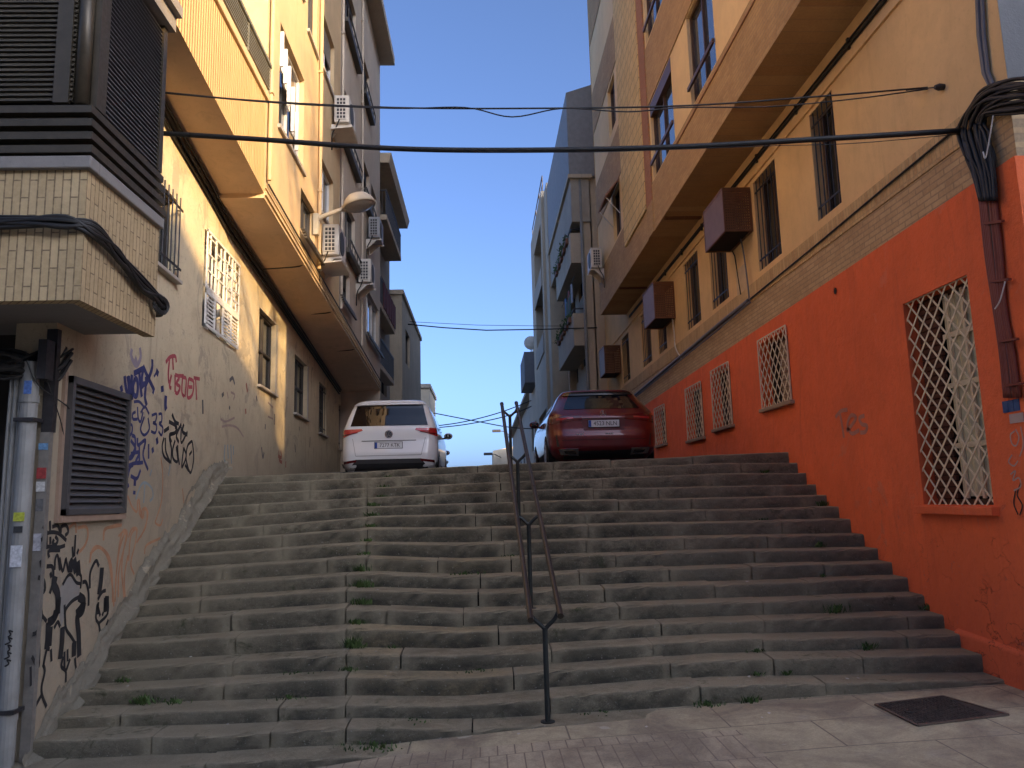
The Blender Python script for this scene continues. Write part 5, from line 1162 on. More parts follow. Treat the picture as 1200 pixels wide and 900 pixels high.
def cage(label, y, z0, z1, ln, out=.72, cord=True):
    t = thing('caged_air_conditioner', label, 'air conditioner', (4.585, y, z0), 0, 'brown perforated steel cages round air conditioners')
    x0, x1 = 4.585-out, 4.575
    g = MB(); g.box((x0+.06, y+.45, z0+.1), (x1-.12, y+ln-.1, z1-.16)); g.build('air_conditioner_body', M['cage_in'], t)
    g = MB(); w = .03
    for xx in (x0, x1-w):
        for yy in (y, y+ln-w): g.box((xx, yy, z0), (xx+w, yy+w, z1))
    for z in (z0, z1-w):
        for yy in (y, y+ln-w): g.box((x0+w, yy, z), (x1-w, yy+w, z+w))
        for xx in (x0, x1-w): g.box((xx, y+w, z), (xx+w, y+ln-w, z+w))
    g.build('frame', M['cage'], t)
    # perforated end: punched sheet made of strips
    g = MB(); n = 11; m_ = 15; a = x0+w; b = x1-w; c = z0+w; d = z1-w
    for k in range(n+1): xx = a+(b-a)*k/n; g.box((xx-.011, y+.006, c), (xx+.011, y+.012, d))
    for k in range(m_+1): zz_ = c+(d-c)*k/m_; g.box((a, y+.004, zz_-.013), (b, y+.014, zz_+.013))
    g.build('perforated_end', M['cage'], t)
    g = MB(); k = 22
    for i in range(k): y0 = y+w+(ln-2*w)*i/k; g.box((x0+.004, y0, z0+w), (x0+.018, y0+(ln-2*w)/k*.72, z1-w))
    g.build('front_sheet', simple('worn_brown_steel', (.24, .14, .085), .5, 0), t)
    g = MB(); g.box((x0+.02, y+.02, z0+.02), (x1, y+ln-.02, z0+.04)); g.build('floor_plate', M['cage_in'], t)
    g = MB(); g.box((x0, y, z1), (x1, y+ln, z1+.012)); g.build('lid', M['cage'], t)
    if cord:
        g = MB(); g.tube(catmull([(4.52, y+.1, z0), (4.55, y+.12, z0-.35), (4.53, y+.02, z0-.7), (4.56, y-.35, z0-1.05)], 6), .016); g.build('drain_hose', M['ac_white'], t)
cage('largest brown perforated air conditioner cage, nearest the camera beside the barred windows', 12.12, 6.28, 7.03, 1.13, .49, cord=False)
cage('brown air conditioner cage with a hanging pale hose, second along the yellow wall', 17.4, 6.06, 6.93, 1.22, .5)
cage('small brown air conditioner cage, farthest along the yellow wall above the red car', 24.6, 5.95, 6.86, 1.12, .55, cord=False)
cage_b = [(28.6, 5.0)]

# ================================================================== cables in the air
def sag(p, q, s, n=24): 
    p = Vector(p); q = Vector(q); return [p.lerp(q, k/n)-Vector((0, 0, s*4*(k/n)*(1-k/n))) for k in range(n+1)]
def through(px, Y0, Y1):   # points read off the photograph, depth runs evenly from wall to wall
    xs_ = [a for a, _ in px]; out = []
    for x, y in px:
        t = (x-xs_[0])/(xs_[-1]-xs_[0])
        X_ = -3.2+(4.5+3.2)*t; Yd = Y0+(Y1-Y0)*t
        out.append(at(x, y, Yd))
    return catmull(out, 6)
def wire(nm, label, pts, r, mat='cable', grp=None):
    g = MB(); g.tube(pts, r, 8); return tag(g.build(nm, M[mat], smooth=True, origin=pts[len(pts)//2]), label, 'cable', grp)
wire('thick_overhead_cable', 'thickest black cable, spanning the street from wall to wall below the thin wires', through([(186, 156), (300, 163), (460, 174), (620, 176), (800, 172), (960, 163), (1128, 153)], 7.75, 6.6), .028)
wire('thin_overhead_wire', 'thin taut wire above the thick cable, ending at a hook on the yellow wall', through([(190, 108), (300, 118), (460, 126), (620, 127), (800, 124), (960, 113), (1105, 101)], 7.5, 7.1), .009)
wire('looping_overhead_wire', 'slack thin wire that dips below its neighbour in the sky gap above the thick cable', through([(190, 109), (330, 121), (460, 127), (545, 126), (600, 137), (660, 127), (735, 131), (800, 126), (900, 125), (1000, 116), (1105, 102)], 7.45, 7.1), .007)
wire('thin_strand_wire', 'very thin strand running just under the thick black cable on the right half', through([(560, 178), (700, 178), (900, 171), (1000, 168), (1128, 157)], 7.25, 6.62), .004)
wire('distant_cable', 'black cable crossing the middle of the sky gap, lower strand of the middle pair', [at(478, 380, 28)]+[at(x, y, 28) for x, y in ((520, 384), (570, 387), (630, 386))]+[at(700, 384, 27.4)], .022)
wire('distant_cable', 'faint thin cable crossing the middle of the sky gap, upper strand of the middle pair', [at(480, 377, 30), at(560, 381, 30), at(640, 382, 30), at(668, 382, 30)], .010)
for (a, lab) in (([(508, 484), (560, 494), (600, 501), (640, 503)], 'faint cable sloping down to the right behind the handrail top'), ([(505, 500), (545, 494), (590, 482), (640, 462)], 'black cable rising to the right just above the handrail top'), ([(505, 502), (548, 497), (595, 487), (642, 468)], 'second black cable rising to the right, just below its twin by the handrail top')):
    wire('far_cable', lab, catmull([at(x, y, 54) for x, y in a], 5), .035)
# bundle on the corner balcony
bn = thing('balcony_cable_bundle', 'sagging black bundle of cables strapped round the tan tiled balcony', 'cable bundle', (-3.0, 5.7, 4.1))
rn = random.Random(8)
for k in range(13):
    o = rn.uniform(-.05, .05); o2 = rn.uniform(-.055, .055); e = rn.uniform(0, .035); g = MB()
    pts = [(-5.2, by0-.03-e, 4.11+o), (-4.2, by0-.035-e, 4.12+o2), (-3.5, by0-.04-e, 4.13+(o+o2)/2), (-3.1, by0-.045-e, 4.12+o), (bx1+.03+e, by0+.06, 4.10+o2), (bx1+.04+e, 6.15, 4.02+o), (bx1+.04+e, 6.6, 3.92+o2+rn.uniform(-.03, .03)), (bx1+.04+e, 7.0, 3.86+o), (bx1-.02+e, 7.2, 3.83+o2), (bx1-.35, 7.6, 3.9+o)]
    g.tube(catmull(pts, 5), rn.uniform(.009, .02), 6); g.build('cable', M['cable'], bn, smooth=True)
g = MB()
for k in range(4): g.tube([(bx1+.07+.035*math.cos(q)*.6, 6.98+.1*math.cos(q)+k*.01, 3.80+.07*math.sin(q)+.01*k) for q in [2*PI*i/14 for i in range(15)]], .011, 6)
g.build('cable_coil', M['cable'], bn)
# bundle on the right corner
rbn = thing('corner_cable_bundle', 'thick black cable bundle fanning down the red corner and turning red below', 'cable bundle', (4.5, 6.5, 5.2))
rn = random.Random(9)
for k in range(20):
    t = k/19.
    top = [(1220, 92+38*t+rn.uniform(-4, 4)), (1188, 94+36*t+rn.uniform(-4, 4)), (1158+rn.uniform(-6, 6), 104+32*t), (1136+16*t+rn.uniform(-3, 3), 124+22*t)]
    dn = [(1126+32*t+rn.uniform(-3, 3), 152+3*t), (1131+32*t+rn.uniform(-3, 3), 178+rn.uniform(-4, 4)), (1141+25*t, 205), (1149+19*t, 235)]
    low = [(1156+19*t, 300), (1166+13*t+rn.uniform(-1, 1), 360), (1173+16*t, 415), (1178+18*t, 466)]
    r_ = rn.uniform(.012, .022); off = -.03-.02*(k % 3)
    g = MB(); g.tube(catmull([onp(x, y, 4.56, 0, off) for x, y in top+dn], 5), r_, 6); g.build('cable', M['cable'], rbn, smooth=True)
    if k % 2 == 0:
        g = MB(); g.tube(catmull([onp(x, y, 4.56, 0, -.025) for x, y in dn[-1:]+low], 5), r_*.95, 6); g.build('cable', M['cable_red'] if k != 10 else M['cable'], rbn, smooth=True)
g = MB()
for py in (262, 330, 400, 452):
    a = onp(1150+(py-235)*.13, py, 4.56, 0, -.05); b = onp(1172+(py-235)*.125, py-3, 4.56, 0, -.05); g.bar(a, b, .03, .02)
g.build('cable_clip', M['cable_red'], rbn)
g = MB(); g.tube(catmull([onp(x, y, 4.56, 0, -.10) for x, y in ((1164, 135), (1160, 160), (1155, 185), (1152, 178))], 5), .006); g.tube(catmull([onp(x, y, 4.56, 0, -.09) for x, y in ((1178, 330), (1172, 352), (1166, 362))], 5), .006); g.build('loose_wire', M['white_metal'], rbn)
p = onp(1106, 102, 4.585); g = MB(); g.lathe([(.03, 0), (.035, -.05), (.02, -.09)], p, 12, 'x'); g.bar(p+Vector((-.06, 0, 0)), onp(1062, 106, 4.585, 0, -.06), .012)
tag(g.build('wire_hook', M['dark_metal'], origin=p), 'small dark hook on the yellow wall that holds the thin overhead wires', 'hook')

# ================================================================== central handrail
hr = thing('forked_handrail', 'dark double handrail on forked posts climbing the middle of the stairs', 'handrail', (.47, 6.75, .14))
def railp(Y, s): 
    t = (Y-6.55)/4.85; l = Vector((.367, 6.55, .974)).lerp(Vector((.297, 11.4, 3.382)), t); r_ = Vector((.615, 6.55, 1.0)).lerp(Vector((.514, 11.4, 3.39)), t)
    return l if s == 0 else r_
for s in (0, 1):
    a, b = railp(6.55, s), railp(11.4, s); d = (b-a).normalized()
    g = MB(); g.tube([a+d*.12, b-d*.05], .0245, 14); g.tube([a, a+d*.12], .027, 14); g.tube([b-d*.05, b+d*.0], .028, 14)
    g.build('rail', M['rail_steel'], hr, smooth=False)
for Y, zf in ((6.65, .89), (8.15, 1.70), (9.72, 2.43), (11.25, 3.17)):
    x = (railp(Y, 0).x+railp(Y, 1).x)/2; n_ = max([k for k in range(1, 18) if YN(k) <= Y-.02] or [1])
    zb = zat(NOS[n_], x) 
    g = MB(); g.tube([(x, Y, zb-.02), (x, Y, zf+.01)], .0225, 12)
    for s in (0, 1):
        e = railp(Y, s); e.z -= .012; sx = 1 if s else -1
        g.tube(catmull([(x, Y, zf-.015), (x+sx*.02, Y, zf+.015), (x+sx*.085, Y, zf+.075), (e.x, Y, e.z)], 3), .018, 10)
    g.lathe([(.06, 0), (.06, .008)], (x, Y, zb), 16); g.build('post', M['post_paint'], hr)

# ================================================================== manhole cover, weeds, litter
pc = [at(1025, 826, 7.0), at(1105, 816, 7.0), at(1183, 838, 7.0), at(1075, 851, 7.0)]
def onground(px, py, off=0):
    z = .25
    for _ in range(8):
        d = ray(px, py); t = (z-CAM.z)/d.z; p = CAM+d*t; z = gz(p.x)+off
    return p
pc = [onground(*q, .004) for q in ((1025, 826), (1105, 816), (1183, 838), (1075, 851))]
mm = N('steel_tread_cover'); p_ = mm.sep(mm.pos)
u_ = mm.math('SINE', mm.math('MULTIPLY', mm.math('ADD', p_[0], p_[1]), 150)); v_ = mm.math('SINE', mm.math('MULTIPLY', mm.math('SUBTRACT', p_[0], p_[1]), 150))
mm.col(mm.ramp(mm.noise(8, 5), [(.3, (.055, .045, .038)), (.7, (.09, .072, .06))])).rough(.6); mm.b.inputs['Metallic'].default_value = .4; mm.bump(mm.math('MULTIPLY', u_, v_), .8, .01)
c = sum(pc, Vector())/4; mh = thing('manhole_cover', 'square dark steel cover let into the pavement below the red wall', 'manhole cover', tuple(c))
g = MB(); g.face([c+(q-c)*.965+Vector((0, 0, .004)) for q in pc]); g.build('lid', mm.m, mh)
g = MB(); 
for i in range(4):
    a, b = pc[i], pc[(i+1) % 4]; ai, bi = c+(a-c)*.972, c+(b-c)*.972; g.face([a+Vector((0, 0, .001)), b+Vector((0, 0, .001)), bi+Vector((0, 0, .003)), ai+Vector((0, 0, .003))])
g.build('rim', simple('worn_concrete_rim', (.2, .17, .14), .9), mh)
g = MB(); e1 = (pc[1]-pc[0]); e2 = (pc[3]-pc[0])
for i in range(4):
    a, b = pc[i], pc[(i+1) % 4]; g.bar(c+(a-c)*.985+Vector((0, 0, .004)), c+(b-c)*.985+Vector((0, 0, .004)), .022, .012)
g.build('steel_frame', metal('rusty_frame', (.13, .10, .08), .6, .5, rust=.5), mh)
g = MB()
for i in range(1, 22):
    for j in range(1, 22):
        q = pc[0]+e1*(i/22)+e2*(j/22); q.z = c.z+.006+(q-c).dot(Vector((0, 0, 1)))*0+(pc[0].z+e1.z*(i/22)+e2.z*(j/22)-c.z); s_ = .011 if (i+j) % 2 else -.011
        g.bar(q+Vector((-.011, -s_, 0)), q+Vector((.011, s_, 0)), .006, .004)
g.build('tread_pattern', mm.m, mh)
g = MB()
for t_ in (.2, .8): g.box(pc[0]+e1*t_+e2*.5+Vector((-.03, -.012, .004)), pc[0]+e1*t_+e2*.5+Vector((.03, .012, .010)))
g.build('lifting_slot', M['interior'], mh)
rn = random.Random(21); g = MB()
def tuft(p, r_, h, n):
    for k in range(n):
        a = rn.uniform(0, 2*PI); l = rn.uniform(.4, 1)*h; b = p+Vector((math.cos(a), math.sin(a)*.5, 0))*rn.uniform(0, r_); lean = Vector((rn.uniform(-.7, .7), rn.uniform(-.8, .15), 1)).normalized()
        w_ = rn.uniform(.004, .011); sx = Vector((math.cos(a+1.5), math.sin(a+1.5), 0))*w_
        g.face([b-sx*.5, b+sx*.5, b+lean*l*.6+sx, b+lean*l, b+lean*l*.6-sx])
def foot(px, n):   # inner corner at the foot of riser n at picture column px
    Y = YN(n); x = at(px, 700, Y).x; z = zat(NOS[n-1], x) if n > 1 else gz(x); return Vector((x, Y-.02, z+.004))
for n, px, r_, h, k in ((5, 413, .10, .13, 90), (6, 418, .08, .07, 40), (7, 424, .14, .09, 70), (8, 425, .16, .12, 90), (9, 424, .12, .10, 70), (10, 428, .12, .06, 40), (13, 436, .12, .07, 45), (14, 438, .12, .08, 40), (16, 450, .1, .05, 26), (17, 455, .12, .05, 30),
    (3, 175, .14, .10, 70), (3, 210, .2, .06, 60), (4, 150, .1, .07, 30), (3, 340, .25, .05, 50), (4, 350, .25, .04, 40), (1, 440, .35, .07, 140), (1, 410, .15, .06, 60), (4, 560, .3, .035, 50), (9, 545, .3, .05, 60), (5, 460, .1, .05, 20),
    (16, 908, .1, .08, 40), (13, 972, .08, .10, 40), (10, 965, .08, .10, 36), (6, 978, .16, .11, 70), (6, 1085, .1, .10, 40), (4, 1010, .1, .10, 40), (3, 880, .1, .05, 30), (4, 880, .1, .04, 30), (2, 870, .12, .10, 60), (2, 930, .06, .07, 26), (2, 820, .18, .06, 80), (3, 915, .05, .06, 20), (5, 418, .12, .06, 60), (6, 420, .12, .07, 60), (8, 427, .12, .07, 60), (11, 432, .12, .05, 50), (12, 434, .12, .06, 50), (15, 446, .12, .04, 40), (4, 408, .12, .06, 50), (2, 480, .4, .03, 60), (8, 965, .04, .06, 20), (2, 1120, .15, .05, 40), (10, 600, .2, .04, 30), (12, 900, .1, .03, 16), (2, 700, .3, .03, 30)):
    tuft(foot(px, n), r_, h, k)
tag(g.build('weeds', M['leaf'], origin=(0, 8, 0)), 'small green weeds and moss growing in the joints of the stone steps', 'weeds', kind='stuff')
g = MB()
for k in range(70):
    n = rn.randint(1, 12); px = rn.uniform(150, 1050); p = foot(px, n)+Vector((0, -rn.uniform(.0, .2), .004)); s = rn.uniform(.006, .016)
    a = rn.uniform(0, PI); u = Vector((math.cos(a), math.sin(a), .1))*s; v = Vector((-math.sin(a), math.cos(a), .2))*s
    g.face([p-u-v, p+u-v*.6, p+u*.7+v, p-u+v*.8])
tag(g.build('litter', simple('pale_litter', (.5, .46, .4), .9), origin=(0, 7, 0)), 'tiny pale scraps and fallen leaves scattered on the treads', 'litter', kind='stuff')
# ================================================================== cars
def interp(tab, z):
    if z <= tab[0][0]: return tab[0][1:]
    for a, b in zip(tab, tab[1:]):
        if z <= b[0]:
            t = (z-a[0])/(b[0]-a[0]); return tuple(a[i]+(b[i]-a[i])*t for i in range(1, len(a)))
    return tab[-1][1:]
def smooth_tab(tab, n=4):
    out = []
    P = [tab[0]]+list(tab)+[tab[-1]]
    for i in range(1, len(P)-2):
        for k in range(n):
            t = k/n; a, b, c, d = P[i-1:i+3]; row = []
            z = b[0]+(c[0]-b[0])*t; row.append(z)
            for j in range(1, len(b)):
                m1 = (c[j]-a[j])/max(1e-6, c[0]-a[0])*(c[0]-b[0]); m2 = (d[j]-b[j])/max(1e-6, d[0]-b[0])*(c[0]-b[0])
                if (b[j]-a[j])*(c[j]-b[j]) <= 0: m1 = 0
                if (c[j]-b[j])*(d[j]-c[j]) <= 0: m2 = 0
                h = 2*t**3-3*t**2+1, t**3-2*t**2+t, -2*t**3+3*t**2, t**3-t**2
                row.append(h[0]*b[j]+h[1]*m1+h[2]*c[j]+h[3]*m2)
            out.append(tuple(row))
    out.append(tuple(tab[-1])); return out
class Car:
    """tab rows: z, half width, rear y, front y, corner radius, rear bow"""
    def __init__(s, tab, org): s.tab = smooth_tab(tab); s.o = Vector(org)
    def rear(s, x, z):
        w, r, f, c, b = interp(s.tab, z); u = min(1, abs(x)/w); e = max(0, (abs(x)-(w-c))/c); e = min(.9999, e)
        return r+b*u*u+c*(1-math.sqrt(1-e*e))
    def side(s, z): return interp(s.tab, z)[0]
    def P(s, x, y, z): return s.o+Vector((x, y, z))
    def ring(s, z, N1=16, N2=10):
        w, r, f, c, b = interp(s.tab, z); pts = []
        xs_ = [w*(1-(1-k/N1)**1.0) for k in range(N1+1)]
        th = [k/N1*PI/2 for k in range(N1+1)]
        rp = []
        for k in range(6): rp.append((w-c)*k/6)
        for k in range(10): rp.append((w-c)+c*math.sin(PI/2*k/9*.999))
        R_ = [(x, r+b*(x/w)**2+c*(1-math.sqrt(max(0, 1-(max(0, (x-(w-c))/c))**2)))) for x in rp]
        ye = R_[-1][1]; c2 = min(.5, w*.6)
        fp = []
        for k in range(10):
            a = PI/2*k/9; fp.append((w-c2+c2*math.cos(a), f-c2*.7-.12+c2*.7*math.sin(a)))
        fp.append(((w-c2)*.5, f-.03)); fp.append((0, f))
        sd_ = [(w, ye+(fp[0][1]-ye)*k/N2) for k in range(1, N2)]
        right = R_+sd_+fp
        left = [(-x, y) for x, y in right[1:-1]][::-1]
        return [s.P(x, y, z) for x, y in right+left]
    def body(s, mat, parent):
        g = MB(); rings = []
        for row in s.tab:
            rg = s.ring(row[0]); rings.append([g.vert(p) for p in rg])
        n = len(rings[0])
        for a, b in zip(rings, rings[1:]):
            for k in range(n): g.f.append([a[k], a[(k+1) % n], b[(k+1) % n], b[k]])
        g.f.append(rings[0][::-1]); g.f.append(rings[-1])
        return g.build('body', mat, parent, smooth=True)
    def patch(s, c, off=.006, nu=14, nv=5, th=.012):
        """c: four (x,z) corners BL, BR, TR, TL on the rear surface"""
        g = MB()
        def f(u, v, o):
            x = (c[0][0]*(1-u)+c[1][0]*u)*(1-v)+(c[3][0]*(1-u)+c[2][0]*u)*v
            z = (c[0][1]*(1-u)+c[1][1]*u)*(1-v)+(c[3][1]*(1-u)+c[2][1]*u)*v
            w = s.side(z); xx = max(-w*.9995, min(w*.9995, x)); y = s.rear(xx, z)
            e = abs(xx)/w; k_ = max(0, (e-.85)/.15)
            return s.P(xx+math.copysign(o*k_, xx), y-o*(1-k_*.6), z)
        g.grid(lambda u, v: f(u, v, off), nu, nv)
        edge = [(u/nu, 0) for u in range(nu+1)]+[(1, v/nv) for v in range(1, nv+1)]+[(1-u/nu, 1) for u in range(1, nu+1)]+[(0, 1-v/nv) for v in range(1, nv)]
        for i in range(len(edge)):
            a, b = edge[i], edge[(i+1) % len(edge)]; g.face([f(*a, off), f(*b, off), f(*b, off-th), f(*a, off-th)])
        return g
    def sidepatch(s, c, sgn, off=.006, nu=8, nv=4):
        g = MB()
        def f(u, v):
            y = (c[0][0]*(1-u)+c[1][0]*u)*(1-v)+(c[3][0]*(1-u)+c[2][0]*u)*v
            z = (c[0][1]*(1-u)+c[1][1]*u)*(1-v)+(c[3][1]*(1-u)+c[2][1]*u)*v
            return s.P(sgn*(s.side(z)+off), y, z)
        g.grid(f, nu, nv); return g
def wheel(parent, x, y, z, r_, sgn, org):
    o = Vector(org)+Vector((x, y, z)); g = MB()
    prof = [(r_*.62, -.11), (r_*.93, -.11), (r_, -.08), (r_, .08), (r_*.93, .11), (r_*.66, .11)]
    g.lathe(prof, o, 32, 'x'); t = g.build('wheel', simple('tyre_rubber', (.02, .02, .02), .85), parent)
    g = MB(); g.lathe([(r_*.64, sgn*.112), (r_*.60, sgn*.118), (r_*.56, sgn*.07), (.02, sgn*.08)], o, 32, 'x')
    for k in range(10):
        a = 2*PI*k/10; g.bar(o+Vector((sgn*.10, math.cos(a)*.06, math.sin(a)*.06)), o+Vector((sgn*.115, math.cos(a)*r_*.6, math.sin(a)*r_*.6)), .04, .02, up=(1, 0, 0))
    g.build('rim', simple('silver_rim', (.35, .35, .36), .3, .8), t)
def plate(parent, car, x, z, txt, off=.022):
    y = car.rear(x, z)-off; o = car.P(x, y, z)
    g = MB(); g.box(o+Vector((-.262, -.004, -.058)), o+Vector((.262, .006, .058))); pl = g.build('number_plate', simple('plate_white', (.62, .63, .64), .4), parent)
    g = MB(); g.box(o+Vector((-.26, -.006, -.055)), o+Vector((-.215, -.003, .055))); g.build('blue_strip', simple('plate_blue', (.02, .07, .35), .4), pl)
    g = MB(); put_text(g, txt, .098, o+Vector((.024, -.0065, -.002)), (1, 0, 0), (0, 0, 1), .95); g.build('plate_characters', M['cable'], pl)
    g = MB(); g.box(o+Vector((-.27, .001, -.066)), o+Vector((.27, .012, .066))); g.build('plate_surround', M['cable'], pl)
def mirror(parent, car, y, z, sgn, mat):
    w = car.side(z); g = MB(); c = car.P(sgn*(w+.13), y, z)
    g.grid(lambda u, v: c+Vector((.10*math.cos(2*PI*u)*math.sin(PI*v), .085*math.sin(2*PI*u)*math.sin(PI*v), .075*math.cos(PI*v))), 18, 10)
    m_ = g.build('door_mirror', mat, parent, smooth=True)
    g = MB(); g.bar(car.P(sgn*(w-.02), y, z-.05), c+Vector((0, 0, -.05)), .05, .035); g.build('mirror_arm', M['cable'], m_)
    g = MB(); g.box(c+Vector((-.06, -.082, -.042)), c+Vector((.06, -.06, .042))); g.build('mirror_glass', M['car_glass'], m_, bevel=.01)

# ---- white people carrier
def paint(name, c, rough=.3, met=0.0):
    n = N(name); n.col(n.ramp(n.noise(1.2, 4), [(.3, tuple(x*.94 for x in c)), (.7, c)])).rough(rough); n.b.inputs['Metallic'].default_value = met
    n.b.inputs['Coat Weight'].default_value = .8; n.b.inputs['Coat Roughness'].default_value = .05; return n.m
white = paint('white_car_paint', (.70, .71, .72), .35); redp = paint('dark_red_metallic_paint', (.12, .006, .010), .30, .3)
tail = N('tail_light_plastic'); tail.col((.42, .015, .02)).rough(.15); tail.b.inputs['Coat Weight'].default_value = 1; tail.m
taild = N('dark_tail_light'); taild.col((.10, .006, .01)).rough(.12); taild.b.inputs['Coat Weight'].default_value = 1
chrome = simple('chrome_trim', (.55, .55, .55), .15, 1.0)
WT = [(.20, .80, .16, 4.30, .20, .05), (.30, .87, .04, 4.42, .22, .05), (.42, .905, .0, 4.48, .24, .05), (.55, .915, .0, 4.48, .24, .05), (.66, .915, .03, 4.46, .22, .05), (.80, .912, .07, 4.42, .20, .05), (.95, .905, .085, 4.3, .18, .05),
      (1.05, .895, .10, 3.75, .16, .05), (1.12, .875, .13, 3.35, .15, .05), (1.30, .82, .20, 3.0, .15, .05), (1.48, .745, .275, 2.6, .14, .05), (1.55, .70, .29, 2.35, .14, .05), (1.60, .64, .30, 2.1, .14, .06), (1.635, .55, .42, 1.9, .16, .08), (1.655, .35, .7, 1.7, .15, .08), (1.66, .1, 1.0, 1.5, .05, .0)]
def white_car(org, label, first=True, group=None):
    t = thing('white_people_carrier', label, 'car', org, 0, group)
    c = Car(WT, org); c.body(white, t)
    g = c.patch([(-.745, 1.10), (.745, 1.10), (.64, 1.515), (-.64, 1.515)], .010, 18, 6); rw = g.build('rear_window', M['car_glass'], t, smooth=False)
    g = MB(); 
    for (x0, x1, z0, z1) in ((-.14, .0, 1.30, 1.46), (.02, .16, 1.36, 1.46), (.03, .15, 1.24, 1.31), (-.14, -.02, 1.14, 1.26), (.0, .06, 1.14, 1.24), (.09, .16, 1.14, 1.22)):
        y0, y1 = c.rear(0, z0)-.013, c.rear(0, z1)-.013; g.face([c.P(x0, y0, z0), c.P(x1, y0, z0), c.P(x1, y1, z1), c.P(x0, y1, z1)])
    g.build('window_reflection_patch', simple('amber_sticker', (.30, .21, .08), .5), rw) if False else None
    g = c.patch([(-.68, 1.525), (.68, 1.525), (.60, 1.575), (-.60, 1.575)], .05, 12, 2, .06); g.build('roof_spoiler', white, t, smooth=False)
    for s in (-1, 1):
        L = [(s*.50, 1.01), (s*.91, .88), (s*.90, 1.04), (s*.52, 1.045)] if s > 0 else [(-.91, .88), (-.50, 1.01), (-.52, 1.045), (-.90, 1.04)]
        g = c.patch(L, .012, 14, 4); g.build('tail_light', tail.m, t)
        L2 = [(.60, .965), (.9, .91), (.9, .935), (.60, .98)] if s > 0 else [(-.9, .91), (-.60, .965), (-.60, .98), (-.9, .935)]
        g = c.patch(L2, .016, 10, 1); g.build('light_band', taild.m, t)
        L3 = [(.62, .40), (.86, .37), (.86, .42), (.60, .45)] if s > 0 else [(-.86, .37), (-.62, .40), (-.60, .45), (-.86, .42)]
        g = c.patch(L3, .012, 8, 2); g.build('rear_reflector', taild.m, t)
        g = c.sidepatch([(.85, 1.10), (3.1, 1.10), (2.7, 1.46), (1.0, 1.46)], s, .008, 12, 4); g.build('side_window', M['car_glass'], t)
        g = c.sidepatch([(2.0, .45), (2.01, .45), (2.01, 1.08), (2.0, 1.08)], s, .006, 1, 4); g.build('door_seam', M['cable'], t)
        g = c.sidepatch([(.12, .3), (4.2, .3), (4.2, .38), (.12, .38)], s, .008, 12, 1); g.build('sill_trim', M['cable'], t)
        mirror(t, c, 2.95, 1.10, s, white)
        for y in (.88, 3.65):
            g = MB(); g.lathe([(.36, 0), (.36, s*.006)], c.P(s*(c.side(.4)+.001), y, .34), 32, 'x'); g.build('wheel_arch', M['cable'], t)
            wheel(t, s*(c.side(.4)-.09), y, .32, .32, s, org)
    g = c.patch([(-.80, .20), (.80, .20), (.62, .45), (-.62, .45)], .010, 14, 3); g.build('bumper_valance', simple('black_bumper_plastic', (.02, .02, .022), .6), t)
    g = c.patch([(-.52, .80), (.52, .80), (.52, .812), (-.52, .812)], .012, 14, 1); g.build('tailgate_handle_line', M['cable'], t)
    g = c.patch([(-.62, .515), (.62, .515), (.62, .523), (-.62, .523)], .006, 14, 1); g.build('tailgate_seam', simple('panel_gap', (.12, .12, .12), .8), t)
    for s in (-1, 1):
        L = [(s*.62, .52), (s*.626, .52), (s*.70, .86), (s*.694, .86)]; L = L if s > 0 else [L[1], L[0], L[3], L[2]]
        c.patch(L, .006, 1, 6).build('tailgate_seam', simple('panel_gap_side', (.12, .12, .12), .8), t)
    plate(t, c, 0, .715, '7277 KTK')
    y = c.rear(0, .93)-.012; o = c.P(0, y, .93); g = MB()
    ringp = [o+Vector((.07*math.cos(a), -.006, .07*math.sin(a))) for a in [2*PI*k/24 for k in range(25)]]; g.tube(ringp, .007, 6)
    def seg(x0, z0, x1, z1): g.bar(o+Vector((x0, -.006, z0)), o+Vector((x1, -.006, z1)), .010, .010)
    seg(-.024, .052, 0, .008); seg(.024, .052, 0, .008); seg(-.05, .03, -.022, -.048); seg(.05, .03, .022, -.048); seg(-.022, -.048, 0, .0); seg(.022, -.048, 0, .0)
    em = g.build('round_emblem', chrome, t); g = MB(); g.lathe([(.06, 0), (.06, .004)], o+Vector((0, .0, 0)), 24, 'y'); g.build('emblem_disc', simple('emblem_dark', (.05, .06, .08), .3), em)
    g = c.patch([(-.4, 1.07), (.4, 1.07), (.4, 1.075), (-.4, 1.075)], .012, 6, 1)
    for s in (-1, 1):
        g = MB(); g.tube([c.P(s*.56, 1.0, 1.665), c.P(s*.60, 1.9, 1.655)], .014); g.build('roof_rail', M['cable'], t)
    return t
ORG_W = (-1.80, 14.75, 2.33)
wc = white_car(ORG_W, 'white people carrier seen from behind, parked at the top left of the stairs')
for i, (dx, dy, lab) in enumerate(((-.32, 5.9, 'white car parked directly ahead of the white people carrier, only its mirror side showing'), (-.62, 11.6, 'white car two places ahead of the white people carrier, almost fully hidden'))):
    cc = copy_tree(wc); cc.location = (ORG_W[0]+dx, ORG_W[1]+dy, ORG_W[2]-.02); cc['label'] = lab
